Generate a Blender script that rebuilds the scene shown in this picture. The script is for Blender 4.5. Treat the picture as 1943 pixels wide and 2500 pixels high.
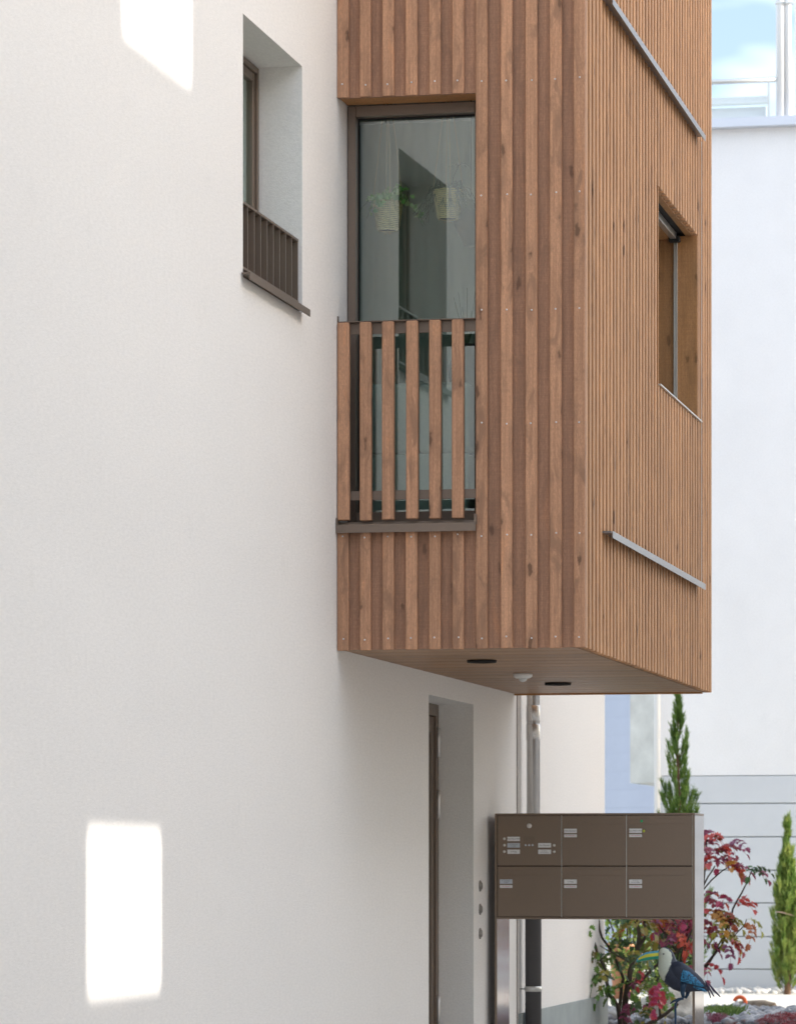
import bpy, bmesh, math, random
from mathutils import Vector, Matrix, noise
random.seed(7)
scene = bpy.context.scene
for o in list(bpy.data.objects): bpy.data.objects.remove(o, do_unlink=True)
COL = scene.collection
R = math.radians
# ------------------------------------------------------------------ camera
# axes: x = out of the house wall, y = along the wall away from the camera, z = up
CAM = Vector((4.211, -18.94, 1.2)); YAW = R(11.63); FPX = 9466.0; CX = 971.5; HY = 2115.0
cam = bpy.data.cameras.new('camera'); camo = bpy.data.objects.new('camera', cam); COL.objects.link(camo)
camo.location = CAM; camo.rotation_euler = (R(90), 0, YAW)
cam.sensor_fit = 'HORIZONTAL'; cam.sensor_width = 36; cam.lens = FPX / 1943 * 36
cam.shift_y = (HY - 1250) / 1943; cam.clip_start = .5; cam.clip_end = 3000
cam.dof.use_dof = True; cam.dof.focus_distance = 20.0; cam.dof.aperture_fstop = 8.0
scene.camera = camo
scene.render.resolution_x = 795; scene.render.resolution_y = 1024
# ------------------------------------------------------------------ light
SUN_EL = R(17); SUN_AZ = R(2.0)          # azimuth measured from +x towards +y
sdir = Vector((math.cos(SUN_EL) * math.cos(SUN_AZ), math.cos(SUN_EL) * math.sin(SUN_AZ), math.sin(SUN_EL)))
W = bpy.data.worlds.new('World'); scene.world = W; W.use_nodes = True
nt = W.node_tree; nt.nodes.clear()
sky = nt.nodes.new('ShaderNodeTexSky'); sky.sky_type = 'NISHITA'; sky.sun_disc = False
sky.sun_elevation = SUN_EL; sky.sun_rotation = R(90) - SUN_AZ
sky.air_density = 1.0; sky.dust_density = 5.0; sky.ozone_density = 1.0; sky.altitude = 400
bg = nt.nodes.new('ShaderNodeBackground'); bg.inputs['Strength'].default_value = 0.13
out = nt.nodes.new('ShaderNodeOutputWorld')
tc = nt.nodes.new('ShaderNodeTexCoord'); mp = nt.nodes.new('ShaderNodeMapping')
mp.inputs['Scale'].default_value = (1, 1, 2.2); nt.links.new(tc.outputs['Generated'], mp.inputs['Vector'])
nz = nt.nodes.new('ShaderNodeTexNoise'); nz.inputs['Scale'].default_value = 7; nz.inputs['Detail'].default_value = 4
nz.inputs['Roughness'].default_value = .6
nt.links.new(mp.outputs['Vector'], nz.inputs['Vector'])
rp = nt.nodes.new('ShaderNodeValToRGB'); rp.color_ramp.elements[0].position = .38; rp.color_ramp.elements[1].position = .84; rp.color_ramp.elements[1].color = (.92, .92, .92, 1)
nt.links.new(nz.outputs['Fac'], rp.inputs['Fac'])
mx = nt.nodes.new('ShaderNodeMix'); mx.data_type = 'RGBA'
nt.links.new(rp.outputs['Color'], mx.inputs['Factor']); nt.links.new(sky.outputs['Color'], mx.inputs['A'])
mx.inputs['B'].default_value = (8.9, 9.5, 10.3, 1)
nt.links.new(mx.outputs['Result'], bg.inputs['Color']); nt.links.new(bg.outputs[0], out.inputs[0])
sun = bpy.data.lights.new('sun', 'SUN'); sun.energy = 2.4; sun.angle = R(.5); sun.color = (1, .95, .87)
suno = bpy.data.objects.new('sun', sun); COL.objects.link(suno)
suno.rotation_euler = (-sdir).to_track_quat('-Z', 'Y').to_euler()
vs = scene.view_settings; vs.view_transform = 'Standard'; vs.look = 'None'; vs.gamma = 1; vs.use_curve_mapping = False
vs.exposure = 1.58
# ------------------------------------------------------------------ helpers
def at(x, y, v):                                     # point of the picture's ray (x, y) at depth v
    s = (x - CX) / FPX
    d = Vector((math.cos(YAW) * s - math.sin(YAW), math.sin(YAW) * s + math.cos(YAW), (HY - y) / FPX))
    return CAM + d * ((v - CAM.y) / d.y)
WLOC = {}
def link(name, data, mat=None, parent=None, loc=(0, 0, 0)):
    o = bpy.data.objects.new(name, data); COL.objects.link(o)
    loc = Vector(loc); WLOC[o.name] = loc
    if parent is not None:
        o.parent = parent; o.location = loc - WLOC[parent.name]
    else: o.location = loc
    if mat is not None and data is not None and not data.materials: data.materials.append(mat)
    return o
def tag(o, label=None, cat=None, group=None, kind=None):
    if label: o['label'] = label
    if cat: o['category'] = cat
    if group: o['group'] = group
    if kind: o['kind'] = kind
    return o
def thing(name, label, cat, loc, group=None): return tag(link(name, None, loc=loc), label, cat, group)
def mesh_of(bm, name, smooth=False):
    m = bpy.data.meshes.new(name); bm.normal_update(); bm.to_mesh(m); bm.free()
    if smooth: m.polygons.foreach_set('use_smooth', [True] * len(m.polygons))
    return m
def py_mesh(name, vs_, fs_, smooth=False):
    m = bpy.data.meshes.new(name); m.from_pydata(vs_, [], fs_); m.update()
    if smooth: m.polygons.foreach_set('use_smooth', [True] * len(m.polygons))
    return m
def add_box(bm, x0, x1, y0, y1, z0, z1):
    v = [bm.verts.new(p) for p in ((x0,y0,z0),(x1,y0,z0),(x1,y1,z0),(x0,y1,z0),(x0,y0,z1),(x1,y0,z1),(x1,y1,z1),(x0,y1,z1))]
    for f in ((3,2,1,0),(4,5,6,7),(0,1,5,4),(1,2,6,5),(2,3,7,6),(3,0,4,7)): bm.faces.new([v[i] for i in f])
_cache = {}
def box(name, x0, x1, y0, y1, z0, z1, mat, parent=None, bev=0.0):
    d = (round(x1-x0, 4), round(y1-y0, 4), round(z1-z0, 4), bev, mat.name)
    if d not in _cache:
        bm = bmesh.new(); hx, hy, hz = d[0]/2, d[1]/2, d[2]/2
        add_box(bm, -hx, hx, -hy, hy, -hz, hz)
        if bev: bmesh.ops.bevel(bm, geom=bm.edges[:], offset=bev, segments=1, affect='EDGES', profile=.5)
        _cache[d] = mesh_of(bm, name); _cache[d].materials.append(mat)
    return link(name, _cache[d], None, parent, ((x0+x1)/2, (y0+y1)/2, (z0+z1)/2))
def multi(name, boxes, mat, parent=None, loc=(0, 0, 0), bev=0.0):      # several boxes of ONE part
    bm = bmesh.new(); l = Vector(loc)
    for b in boxes: add_box(bm, b[0]-l.x, b[1]-l.x, b[2]-l.y, b[3]-l.y, b[4]-l.z, b[5]-l.z)
    if bev: bmesh.ops.bevel(bm, geom=bm.edges[:], offset=bev, segments=1, affect='EDGES', profile=.5)
    return link(name, mesh_of(bm, name), mat, parent, loc)
def tube_data(pts, rad, n=8, cap=True):
    V, F = [], []; pts = [Vector(p) for p in pts]
    rs = rad if isinstance(rad, (list, tuple)) else [rad] * len(pts)
    t0 = (pts[1] - pts[0]).normalized(); a = t0.orthogonal().normalized()
    for i, p in enumerate(pts):
        t = (pts[min(i+1, len(pts)-1)] - pts[max(i-1, 0)]).normalized()
        a = (a - t * a.dot(t)).normalized(); b = t.cross(a)
        for k in range(n):
            q = 2 * math.pi * k / n; V.append(tuple(p + (a * math.cos(q) + b * math.sin(q)) * rs[i]))
        if i:
            for k in range(n): F.append(((i-1)*n+k, (i-1)*n+(k+1) % n, i*n+(k+1) % n, i*n+k))
    if cap: F.append(tuple(range(n))[::-1]); F.append(tuple((len(pts)-1)*n+k for k in range(n)))
    return V, F
def tube(name, pts, rad, mat, parent=None, n=10, loc=(0, 0, 0)):
    l = Vector(loc); V, F = tube_data([Vector(p) - l for p in pts], rad, n)
    return link(name, py_mesh(name, V, F, True), mat, parent, loc)
class Bag:
    def __init__(s): s.V, s.F = [], []
    def add(s, V, F):
        k = len(s.V); s.V += [tuple(v) for v in V]; s.F += [tuple(i+k for i in f) for f in F]
    def tube(s, pts, rad, n=6): s.add(*tube_data(pts, rad, n, False))
    def build(s, name, mat, parent=None, loc=(0, 0, 0), smooth=True):
        l = Vector(loc); return link(name, py_mesh(name, [tuple(Vector(v) - l) for v in s.V], s.F, smooth), mat, parent, loc)
def lathe_mesh(name, prof, n=24, axis='Z'):
    V, F = [], []
    for i, (r, h) in enumerate(prof):
        for k in range(n):
            a = 2*math.pi*k/n; c, s_ = r*math.cos(a), r*math.sin(a)
            V.append((c, s_, h) if axis == 'Z' else ((c, h, s_) if axis == 'Y' else (h, c, s_)))
        if i:
            for k in range(n): F.append(((i-1)*n+k, (i-1)*n+(k+1) % n, i*n+(k+1) % n, i*n+k))
    F.append(tuple(range(n))[::-1]); F.append(tuple((len(prof)-1)*n+k for k in range(n)))
    return py_mesh(name, V, F, True)
def wall_mesh(name, a0, a1, z0, z1, holes, depth, loc, mat, parent):
    """slab facing +x (front at x=0, back at -depth) over y a0..a1, z z0..z1 with rectangular holes (y0,y1,z0,z1)"""
    ys = sorted({a0, a1, *[h[0] for h in holes], *[h[1] for h in holes]}); zs = sorted({z0, z1, *[h[2] for h in holes], *[h[3] for h in holes]})
    solid = lambda i, j: 0 <= i < len(ys)-1 and 0 <= j < len(zs)-1 and not any(h[0] <= (ys[i]+ys[i+1])/2 <= h[1] and h[2] <= (zs[j]+zs[j+1])/2 <= h[3] for h in holes)
    bm = bmesh.new(); cache = {}
    def v(x, y, z):
        k = (x, y, z)
        if k not in cache: cache[k] = bm.verts.new(k)
        return cache[k]
    for i in range(len(ys)-1):
        for j in range(len(zs)-1):
            if not solid(i, j): continue
            y0, y1, q0, q1 = ys[i], ys[i+1], zs[j], zs[j+1]; d = -depth
            bm.faces.new([v(0,y0,q0), v(0,y1,q0), v(0,y1,q1), v(0,y0,q1)])
            bm.faces.new([v(d,y0,q0), v(d,y0,q1), v(d,y1,q1), v(d,y1,q0)])
            if not solid(i-1, j): bm.faces.new([v(0,y0,q0), v(0,y0,q1), v(d,y0,q1), v(d,y0,q0)])
            if not solid(i+1, j): bm.faces.new([v(0,y1,q0), v(d,y1,q0), v(d,y1,q1), v(0,y1,q1)])
            if not solid(i, j-1): bm.faces.new([v(0,y0,q0), v(d,y0,q0), v(d,y1,q0), v(0,y1,q0)])
            if not solid(i, j+1): bm.faces.new([v(0,y0,q1), v(0,y1,q1), v(d,y1,q1), v(d,y0,q1)])
    return link(name, mesh_of(bm, name), mat, parent, loc)
# ------------------------------------------------------------------ materials
def N(nt, typ, **kw):
    n = nt.nodes.new(typ)
    for k, v in kw.items():
        if k in n.inputs: n.inputs[k].default_value = v
        else: setattr(n, k, v)
    return n
def base_mat(name, col, rough=.6, metal=0.0, spec=.5):
    m = bpy.data.materials.new(name); m.use_nodes = True; b = m.node_tree.nodes['Principled BSDF']
    b.inputs['Base Color'].default_value = (*col, 1); b.inputs['Roughness'].default_value = rough
    b.inputs['Metallic'].default_value = metal; b.inputs['Specular IOR Level'].default_value = spec
    return m, m.node_tree, b
def vary(nt, b, col, scale=(8, 8, 8), amt=.12, detail=5, coord='Object'):
    """mottle a colour with noise"""
    tc = N(nt, 'ShaderNodeTexCoord'); mp = N(nt, 'ShaderNodeMapping'); mp.inputs['Scale'].default_value = scale
    nt.links.new(tc.outputs[coord], mp.inputs['Vector'])
    n = N(nt, 'ShaderNodeTexNoise', Scale=1.0, Detail=detail, Roughness=.6); nt.links.new(mp.outputs[0], n.inputs['Vector'])
    mr = N(nt, 'ShaderNodeMapRange'); mr.inputs['To Min'].default_value = 1-amt; mr.inputs['To Max'].default_value = 1+amt
    mr.inputs['From Min'].default_value = .25; mr.inputs['From Max'].default_value = .75
    nt.links.new(n.outputs['Fac'], mr.inputs['Value'])
    h = N(nt, 'ShaderNodeHueSaturation'); h.inputs['Color'].default_value = (*col, 1); nt.links.new(mr.outputs[0], h.inputs['Value'])
    nt.links.new(h.outputs[0], b.inputs['Base Color']); return h
def bump(nt, b, scale, dist, strength=1.0, detail=4, prev=None):
    tc = N(nt, 'ShaderNodeTexCoord'); mp = N(nt, 'ShaderNodeMapping'); mp.inputs['Scale'].default_value = scale if isinstance(scale, tuple) else (scale,)*3
    nt.links.new(tc.outputs['Object'], mp.inputs['Vector'])
    n = N(nt, 'ShaderNodeTexNoise', Scale=1.0, Detail=detail); nt.links.new(mp.outputs[0], n.inputs['Vector'])
    bp = N(nt, 'ShaderNodeBump', Strength=strength, Distance=dist); nt.links.new(n.outputs['Fac'], bp.inputs['Height'])
    if prev: nt.links.new(prev.outputs[0], bp.inputs['Normal'])
    nt.links.new(bp.outputs[0], b.inputs['Normal']); return bp
def simple(name, col, rough=.6, metal=0.0, spec=.5, var=None, bmp=None):
    m, nt, b = base_mat(name, col, rough, metal, spec)
    if var: vary(nt, b, col, *var)
    if bmp: bump(nt, b, *bmp)
    return m
def stucco(name, col, amt=.03):
    m, nt, b = base_mat(name, col, .92, 0, .25); L = nt.links
    h = vary(nt, b, col, (1.1, .3, 1.0), amt, 6)
    tc = N(nt, 'ShaderNodeTexCoord')
    def layer(sc, lo, hi, src, detail=3, f0=.3, f1=.7):
        mp = N(nt, 'ShaderNodeMapping'); mp.inputs['Scale'].default_value = sc; L.new(tc.outputs['Object'], mp.inputs['Vector'])
        n = N(nt, 'ShaderNodeTexNoise', Scale=1.0, Detail=detail, Roughness=.6); L.new(mp.outputs[0], n.inputs['Vector'])
        mr = N(nt, 'ShaderNodeMapRange'); mr.inputs['From Min'].default_value = f0; mr.inputs['From Max'].default_value = f1; mr.inputs['To Min'].default_value = lo; mr.inputs['To Max'].default_value = hi; L.new(n.outputs['Fac'], mr.inputs['Value'])
        q = N(nt, 'ShaderNodeHueSaturation'); L.new(src, q.inputs['Color']); L.new(mr.outputs[0], q.inputs['Value']); return q.outputs[0]
    c = layer((70, 24, 95), .94, 1.04, h.outputs[0], 4)          # plaster grain (faces seen at a flat angle)
    c = layer((3.2, 3.2, 3.2), 1.0, .955, c, 5, .62, .80)         # sparse soil
    L.new(c, b.inputs['Base Color'])
    p = bump(nt, b, 170, .003, .8, 3); bump(nt, b, 1.6, .012, .5, 2, p); return m
def wood(name, light, dark, axis=2, knot=1.0, patch=.5, saw=.5, fine=1.0, rough=.62, rnd=.16):
    m, nt, b = base_mat(name, light, rough, 0, .3); L = nt.links
    tc = N(nt, 'ShaderNodeTexCoord'); oi = N(nt, 'ShaderNodeObjectInfo')
    off = N(nt, 'ShaderNodeVectorMath', operation='SCALE'); off.inputs[0].default_value = (37.3, 71.7, 53.1); L.new(oi.outputs['Random'], off.inputs['Scale'])
    ad = N(nt, 'ShaderNodeVectorMath', operation='ADD'); L.new(tc.outputs['Object'], ad.inputs[0]); L.new(off.outputs[0], ad.inputs[1])
    def mapped(across, along):
        s = [across]*3; s[axis] = along
        mp = N(nt, 'ShaderNodeMapping'); mp.inputs['Scale'].default_value = s; L.new(ad.outputs[0], mp.inputs['Vector']); return mp
    def noi(across, along, detail=5, rg=.55, dist=0.0):
        n = N(nt, 'ShaderNodeTexNoise', Scale=1.0, Detail=detail, Roughness=rg, Distortion=dist); L.new(mapped(across, along).outputs[0], n.inputs['Vector']); return n
    def rng(src, a, b_, c, d):
        r = N(nt, 'ShaderNodeMapRange', interpolation_type='SMOOTHSTEP'); r.inputs['From Min'].default_value = a; r.inputs['From Max'].default_value = b_
        r.inputs['To Min'].default_value = c; r.inputs['To Max'].default_value = d; L.new(src, r.inputs['Value']); return r.outputs[0]
    def mul(a, c):
        x = N(nt, 'ShaderNodeMath', operation='MULTIPLY'); L.new(a, x.inputs[0])
        if isinstance(c, float): x.inputs[1].default_value = c
        else: L.new(c, x.inputs[1])
        return x.outputs[0]
    def mix(fac, a, c):
        x = N(nt, 'ShaderNodeMix', data_type='RGBA'); L.new(fac, x.inputs['Factor'])
        if isinstance(a, tuple): x.inputs['A'].default_value = (*a, 1)
        else: L.new(a, x.inputs['A'])
        if isinstance(c, tuple): x.inputs['B'].default_value = (*c, 1)
        else: L.new(c, x.inputs['B'])
        return x.outputs['Result']
    grain = noi(70, 2.6, 6, .6, .6)
    col = mix(rng(grain.outputs['Fac'], .36, .66, 0.0, 1.0), dark, light)
    # weathered mottles
    pt = noi(11, 3.6, 5, .62, .8); grey = tuple(c*.62 + .012 for c in dark)
    col = mix(mul(rng(pt.outputs['Fac'], .50, .66, 0, 1), patch), col, grey)
    orange = (light[0]*1.14, light[1]*1.0, light[2]*.84)
    p2 = noi(14, 2.2, 4, .6, .5); col = mix(rng(p2.outputs['Fac'], .58, .72, 0, .55), col, orange)
    # saw marks across the grain and fuzz
    sw = noi(6, 170, 3, .6); col = mix(rng(sw.outputs['Fac'], .42, .62, .26*saw, 0), col, grey)
    fz = noi(260, 60, 3, .6); col = mix(rng(fz.outputs['Fac'], .40, .60, .42*fine, 0), col, grey)
    # knots
    vo = N(nt, 'ShaderNodeTexVoronoi', Scale=1.0, Randomness=1.0)
    wob = noi(40, 25, 2); wsc = N(nt, 'ShaderNodeVectorMath', operation='SCALE'); wsc.inputs['Scale'].default_value = .35; L.new(wob.outputs['Color'], wsc.inputs[0])
    kad = N(nt, 'ShaderNodeVectorMath', operation='ADD'); L.new(mapped(13, 4.6).outputs[0], kad.inputs[0]); L.new(wsc.outputs[0], kad.inputs[1]); L.new(kad.outputs[0], vo.inputs['Vector'])
    sp = N(nt, 'ShaderNodeSeparateColor'); L.new(vo.outputs['Color'], sp.inputs[0])
    sel = rng(sp.outputs[0], .38, .44, 0, 1)
    core = mul(rng(vo.outputs['Distance'], .08, .20, 1, 0), sel); halo = mul(rng(vo.outputs['Distance'], .16, .46, 1, 0), sel)
    col = mix(mul(halo, .35*knot), col, grey); col = mix(mul(core, .85*knot), col, tuple(c*.38 for c in dark))
    # piece to piece
    h = N(nt, 'ShaderNodeHueSaturation'); L.new(col, h.inputs['Color'])
    mr = N(nt, 'ShaderNodeMapRange'); mr.inputs['To Min'].default_value = 1-rnd; mr.inputs['To Max'].default_value = 1+rnd; L.new(oi.outputs['Random'], mr.inputs['Value']); L.new(mr.outputs[0], h.inputs['Value'])
    L.new(h.outputs[0], b.inputs['Base Color'])
    bp = N(nt, 'ShaderNodeBump', Strength=.5, Distance=.0015); L.new(grain.outputs['Fac'], bp.inputs['Height'])
    b2 = N(nt, 'ShaderNodeBump', Strength=.5, Distance=.001); L.new(fz.outputs['Fac'], b2.inputs['Height']); L.new(bp.outputs[0], b2.inputs['Normal']); L.new(b2.outputs[0], b.inputs['Normal'])
    return m
M = {}
M['stucco'] = stucco('white_render', (.81, .78, .745), .03)
M['batten'] = wood('stained_batten', (.56, .302, .176), (.415, .22, .128), 2, 1.3, .85, .35, rnd=.10)
M['board'] = wood('stained_board', (.45, .242, .148), (.35, .187, .115), 2, .9, .45, .8, rnd=.10)
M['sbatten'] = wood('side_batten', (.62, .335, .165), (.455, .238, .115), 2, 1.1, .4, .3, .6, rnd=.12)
M['sboard'] = wood('side_board_gap_shade', (.28, .135, .055), (.22, .105, .042), 2, .8, .4, .3, .6)  # shade of the gaps between side battens put into a darker wood colour
M['jamb'] = wood('stained_jamb', (.52, .26, .105), (.42, .205, .08), 2, .8, .4, .8)
M['soffit'] = wood('stained_soffit', (.40, .22, .108), (.295, .16, .078), 0, .8, .4, .4, rough=.42)
def metal_paint(name, col, rough=.32, spec=.6, metal=.25):
    m, nt, b = base_mat(name, col, rough, metal, spec); vary(nt, b, col, (300, 300, 300), .07, 2); bump(nt, b, 420, .0004, .35, 2); return m
M['bronze'] = metal_paint('bronze_metal', (.17, .125, .095), .38)
M['flash'] = metal_paint('sill_sheet', (.22, .22, .23), .3, .8, .8)
M['mail'] = metal_paint('mailbox_paint', (.215, .158, .115), .42, .45, .2)
M['mailside'], _n, _b = base_mat('mailbox_side_sheet', (.46, .42, .41), .12, .9, .9); bump(_n, _b, (8, 70, .8), .0012, .6, 2)
M['dark'] = simple('dark_gap', (.012, .011, .010), .8)
M['alu'] = simple('aluminium', (.62, .62, .60), .3, .85)
M['steel'] = simple('brushed_steel', (.72, .70, .68), .45, .8)
M['button'] = simple('button_steel', (.30, .28, .26), .35, .8)
M['screw'] = simple('screw_zinc', (.86, .86, .88), .45, .3)
M['zinc'] = simple('zinc_pipe', (.60, .59, .58), .26, .85, .5, ((6, 6, 2), .12))
M['castiron'] = simple('dark_pipe', (.085, .082, .085), .55, 0, .4)
M['plate'] = simple('plate_white', (.72, .71, .70), .5)
M['plateg'] = simple('plate_grey', (.50, .53, .58), .4)
M['ink'] = simple('ink', (.10, .10, .10), .7); M['redink'] = simple('red_ink', (.60, .10, .10), .7)
M['concrete'] = simple('pale_concrete', (.55, .53, .49), .9, 0, .2, ((5, 5, 5), .12), (60, .002, .4))
M['plinth'] = simple('grey_plinth', (.30, .335, .335), .85, 0, .3, ((4, 4, 4), .12), (80, .002, .4))
def glass(name, refl, tint):
    m = bpy.data.materials.new(name); m.use_nodes = True; nt = m.node_tree; nt.nodes.clear()
    o = N(nt, 'ShaderNodeOutputMaterial'); t = N(nt, 'ShaderNodeBsdfTransparent'); t.inputs[0].default_value = (*tint, 1)
    g = N(nt, 'ShaderNodeBsdfGlossy'); g.inputs['Roughness'].default_value = .006; g.inputs[0].default_value = (.88, .98, .97, 1)
    f = N(nt, 'ShaderNodeFresnel', IOR=1.5); mr = N(nt, 'ShaderNodeMapRange'); mr.inputs['From Min'].default_value = .04; mr.inputs['To Min'].default_value = refl
    mxs = N(nt, 'ShaderNodeMixShader'); nt.links.new(f.outputs[0], mr.inputs['Value']); ge = N(nt, 'ShaderNodeNewGeometry'); iv = N(nt, 'ShaderNodeMath', operation='SUBTRACT'); iv.inputs[0].default_value = 1.0; nt.links.new(ge.outputs['Backfacing'], iv.inputs[1])
    mu = N(nt, 'ShaderNodeMath', operation='MULTIPLY'); nt.links.new(mr.outputs[0], mu.inputs[0]); nt.links.new(iv.outputs[0], mu.inputs[1]); nt.links.new(mu.outputs[0], mxs.inputs[0])
    nt.links.new(t.outputs[0], mxs.inputs[1]); nt.links.new(g.outputs[0], mxs.inputs[2]); nt.links.new(mxs.outputs[0], o.inputs[0]); return m
M['glass'] = glass('window_glass', .22, (.88, .96, .93))
M['clear'] = glass('clear_glass', .05, (.97, .985, .985))
# ------------------------------------------------------------------ ground
gm, gnt, gb = base_mat('ground_paving', (.50, .465, .415), .9, 0, .2); vary(gnt, gb, (.50, .465, .415), (1.5, 1.5, 1.5), .18); bump(gnt, gb, 40, .01, .4)
bm = bmesh.new(); bmesh.ops.create_grid(bm, x_segments=8, y_segments=8, size=900)
tag(link('ground', mesh_of(bm, 'ground'), gm, None, (0, 0, 0)), kind='structure')
pm = simple('garden_paving_mat', (.66, .63, .57), .85, 0, .25, ((2, 2, 2), .07), (30, .003, .4))
tag(link('garden_path', None, None, None, (1.5, 15.2, 0)), kind='structure'); path = bpy.data.objects['garden_path']
for i in range(9):
    for j in range(3): box('paving_slab', -3 + i*1.0 + .004, -2.0 + i*1.0 - .004, 12.95 + j*1.2 + .004, 14.15 + j*1.2 - .004, .0, .03, pm, path, .004)
sm = simple('garden_soil', (.16, .14, .12), .95, 0, .1, ((12, 12, 12), .3), (60, .02, .6))
bm = bmesh.new(); bmesh.ops.create_grid(bm, x_segments=30, y_segments=30, size=1)
for v in bm.verts:
    v.co.x = v.co.x * 3.2 + 2.9; v.co.y = v.co.y * 2.0 + 10.9; v.co.z = .006 + .02 * noise.noise(v.co * 1.7) + .02
tag(link('garden_bed', mesh_of(bm, 'garden_bed', True), sm), kind='structure')
# ------------------------------------------------------------------ the house
house = thing('apartment_house', 'white rendered apartment house with projecting brown timber clad bay', 'house', (-4, 0, 0))
WTOP = 9.6
wall = wall_mesh('wall', -45, 8.98, 0, WTOP, [(-1.949, -.766, 3.86, 5.05), (2.376, 3.746, -.01, 2.162), (.3, 4.9, 2.96, 5.26)], .36, (0, 0, 0), M['stucco'], house)
# plinth proud of the wall beyond the door
box('plinth', .002, .022, 5.30, 8.99, 0, .262, M['plinth'], house)
box('dark_wall_strip', -.004, .006, 5.235, 5.262, 0, WTOP-.2, simple('wall_strip_grey', (.33, .31, .29), .9), house)  # narrow upright strip, darker than the wall render
multi('gable_wall', [(-9, -.36, 8.62, 8.98, 0, WTOP)], M['stucco'], house)
multi('rear_wall', [(-9.3, -9, -45, 8.98, 0, WTOP)], M['stucco'], house)
multi('roof', [(-9.6, .02, -45.2, 9.2, WTOP, WTOP+.3)], M['concrete'], house)
# --- living room behind the bay
ROOM = simple('room_paint', (.52, .53, .50), .9, 0, .2)
multi('room_wall', [(-4.1, -4.0, -.5, 5.2, 2.9, 5.4), (-4.0, -.36, .1, .2, 2.9, 5.4), (-4.0, -.36, 4.9, 5.0, 2.9, 5.4)], ROOM, house)
multi('room_floor', [(-4.0, 1.22, .26, 5.0, 2.88, 2.955)], simple('room_parquet', (.30, .20, .12), .5), house)
multi('room_ceiling', [(-4.0, 1.20, .26, 5.0, 5.265, 5.3)], simple('room_ceiling_paint', (.6, .6, .58), .9), house)
# --- wall window with fin railing
def frame_ring(name, x0, x1, y0, y1, z0, z1, w, mat, parent, bev=.003):
    return multi(name, [(x0, x1, y0, y0+w, z0, z1), (x0, x1, y1-w, y1, z0, z1), (x0, x1, y0+w+.0005, y1-w-.0005, z1-w, z1), (x0, x1, y0+w+.0005, y1-w-.0005, z0, z0+w)], mat, parent, (x0, y0, z0), bev)
w1 = frame_ring('window', -.26, -.212, -1.945, -.770, 3.885, 5.046, .030, M['bronze'], house)
tag(w1, 'deep set wall window with bronze frame and fin railing')
frame_ring('sash', -.262, -.224, -1.914, -.801, 3.916, 5.015, .042, M['bronze'], w1)
box('pane', -.246, -.240, -1.871, -.844, 3.959, 4.972, M['glass'], w1)
multi('window_niche', [(-.9, -.37, -2.1, -2.05, 3.7, 5.2), (-.9, -.37, -.65, -.6, 3.7, 5.2), (-.95, -.9, -2.1, -.6, 3.7, 5.2), (-.9, -.37, -2.05, -.65, 5.15, 5.2), (-.9, -.37, -2.05, -.65, 3.7, 3.75)], ROOM, house)
cl = simple('net_curtain', (.60, .62, .58), .95, 0, .1, ((30, 30, 3), .12))
bg_ = Bag(); n = 60; V = []; F = []
for i in range(n+1):
    y = -2.0 + 1.33*i/n; x = -.42 + .012*math.sin(i*1.7) + .008*math.sin(i*.61)
    V += [(x, y, 3.78), (x, y, 5.14)]
    if i: F.append((2*i-2, 2*i, 2*i+1, 2*i-1))
bg_.add(V, F); tag(bg_.build('net_curtain', cl, None, (-.42, -1.35, 3.78)), 'pale net curtain behind the deep set wall window', 'curtain')
s = multi('window_sill', [(-.215, .0375, -1.935, -.785, 3.868, 3.876), (.038, .043, -1.985, -.775, 3.842, 3.876), (.0025, .0375, -1.985, -1.936, 3.868, 3.876)], M['bronze'], house, (0, -1.3, 3.86), .001)
rl = multi('window_railing', [(-.075, -.012, -1.93, -.79, 4.202, 4.214), (-.075, -.012, -1.93, -.79, 3.905, 3.917)], M['bronze'], house, (-.04, -1.36, 3.905), .001)
for i in range(10): box('railing_fin', -.072, -.014, -1.93 + i*.1255, -1.92 + i*.1255, 3.9175, 4.2015, M['bronze'], rl)
# --- entrance door
dr = multi('door', [(-.27, -.21, 2.376, 2.44, 0, 2.16), (-.27, -.21, 3.67, 3.745, 0, 2.16), (-.27, -.21, 2.4405, 3.6695, 2.09, 2.16)], M['bronze'], house, (-.24, 3.06, 0), .003)
tag(dr, 'narrow sliver of a bronze framed entrance door in a deep reveal')
multi('door_leaf', [(-.262, -.222, 2.445, 2.53, .01, 2.085), (-.262, -.222, 3.585, 3.665, .01, 2.085), (-.262, -.222, 2.5305, 3.5845, 1.99, 2.085), (-.262, -.222, 2.5305, 3.5845, .01, .15)], M['bronze'], dr, (-.24, 3.06, 0), .003)
box('door_pane', -.246, -.240, 2.5305, 3.5845, .15, 1.99, M['glass'], dr)
for z0, z1 in ((1.846, 2.022), (1.483, 1.654), (.25, .425)):
    tube('hinge', [(-.2, 3.69, z0), (-.2, 3.69, z0+.055), (-.2, 3.69, z0+.058), (-.2, 3.69, z1-.058), (-.2, 3.69, z1-.055), (-.2, 3.69, z1)], [.0115, .0115, .0118, .0118, .0115, .0115], M['steel'], dr, 12)
multi('hall_shell', [(-2.4, -2.3, 2.0, 4.2, 0, 2.4), (-2.3, -.37, 2.0, 2.1, 0, 2.4), (-2.3, -.37, 4.1, 4.2, 0, 2.4), (-2.3, -.37, 2.1, 4.1, 2.3, 2.4)], ROOM, house)
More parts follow.
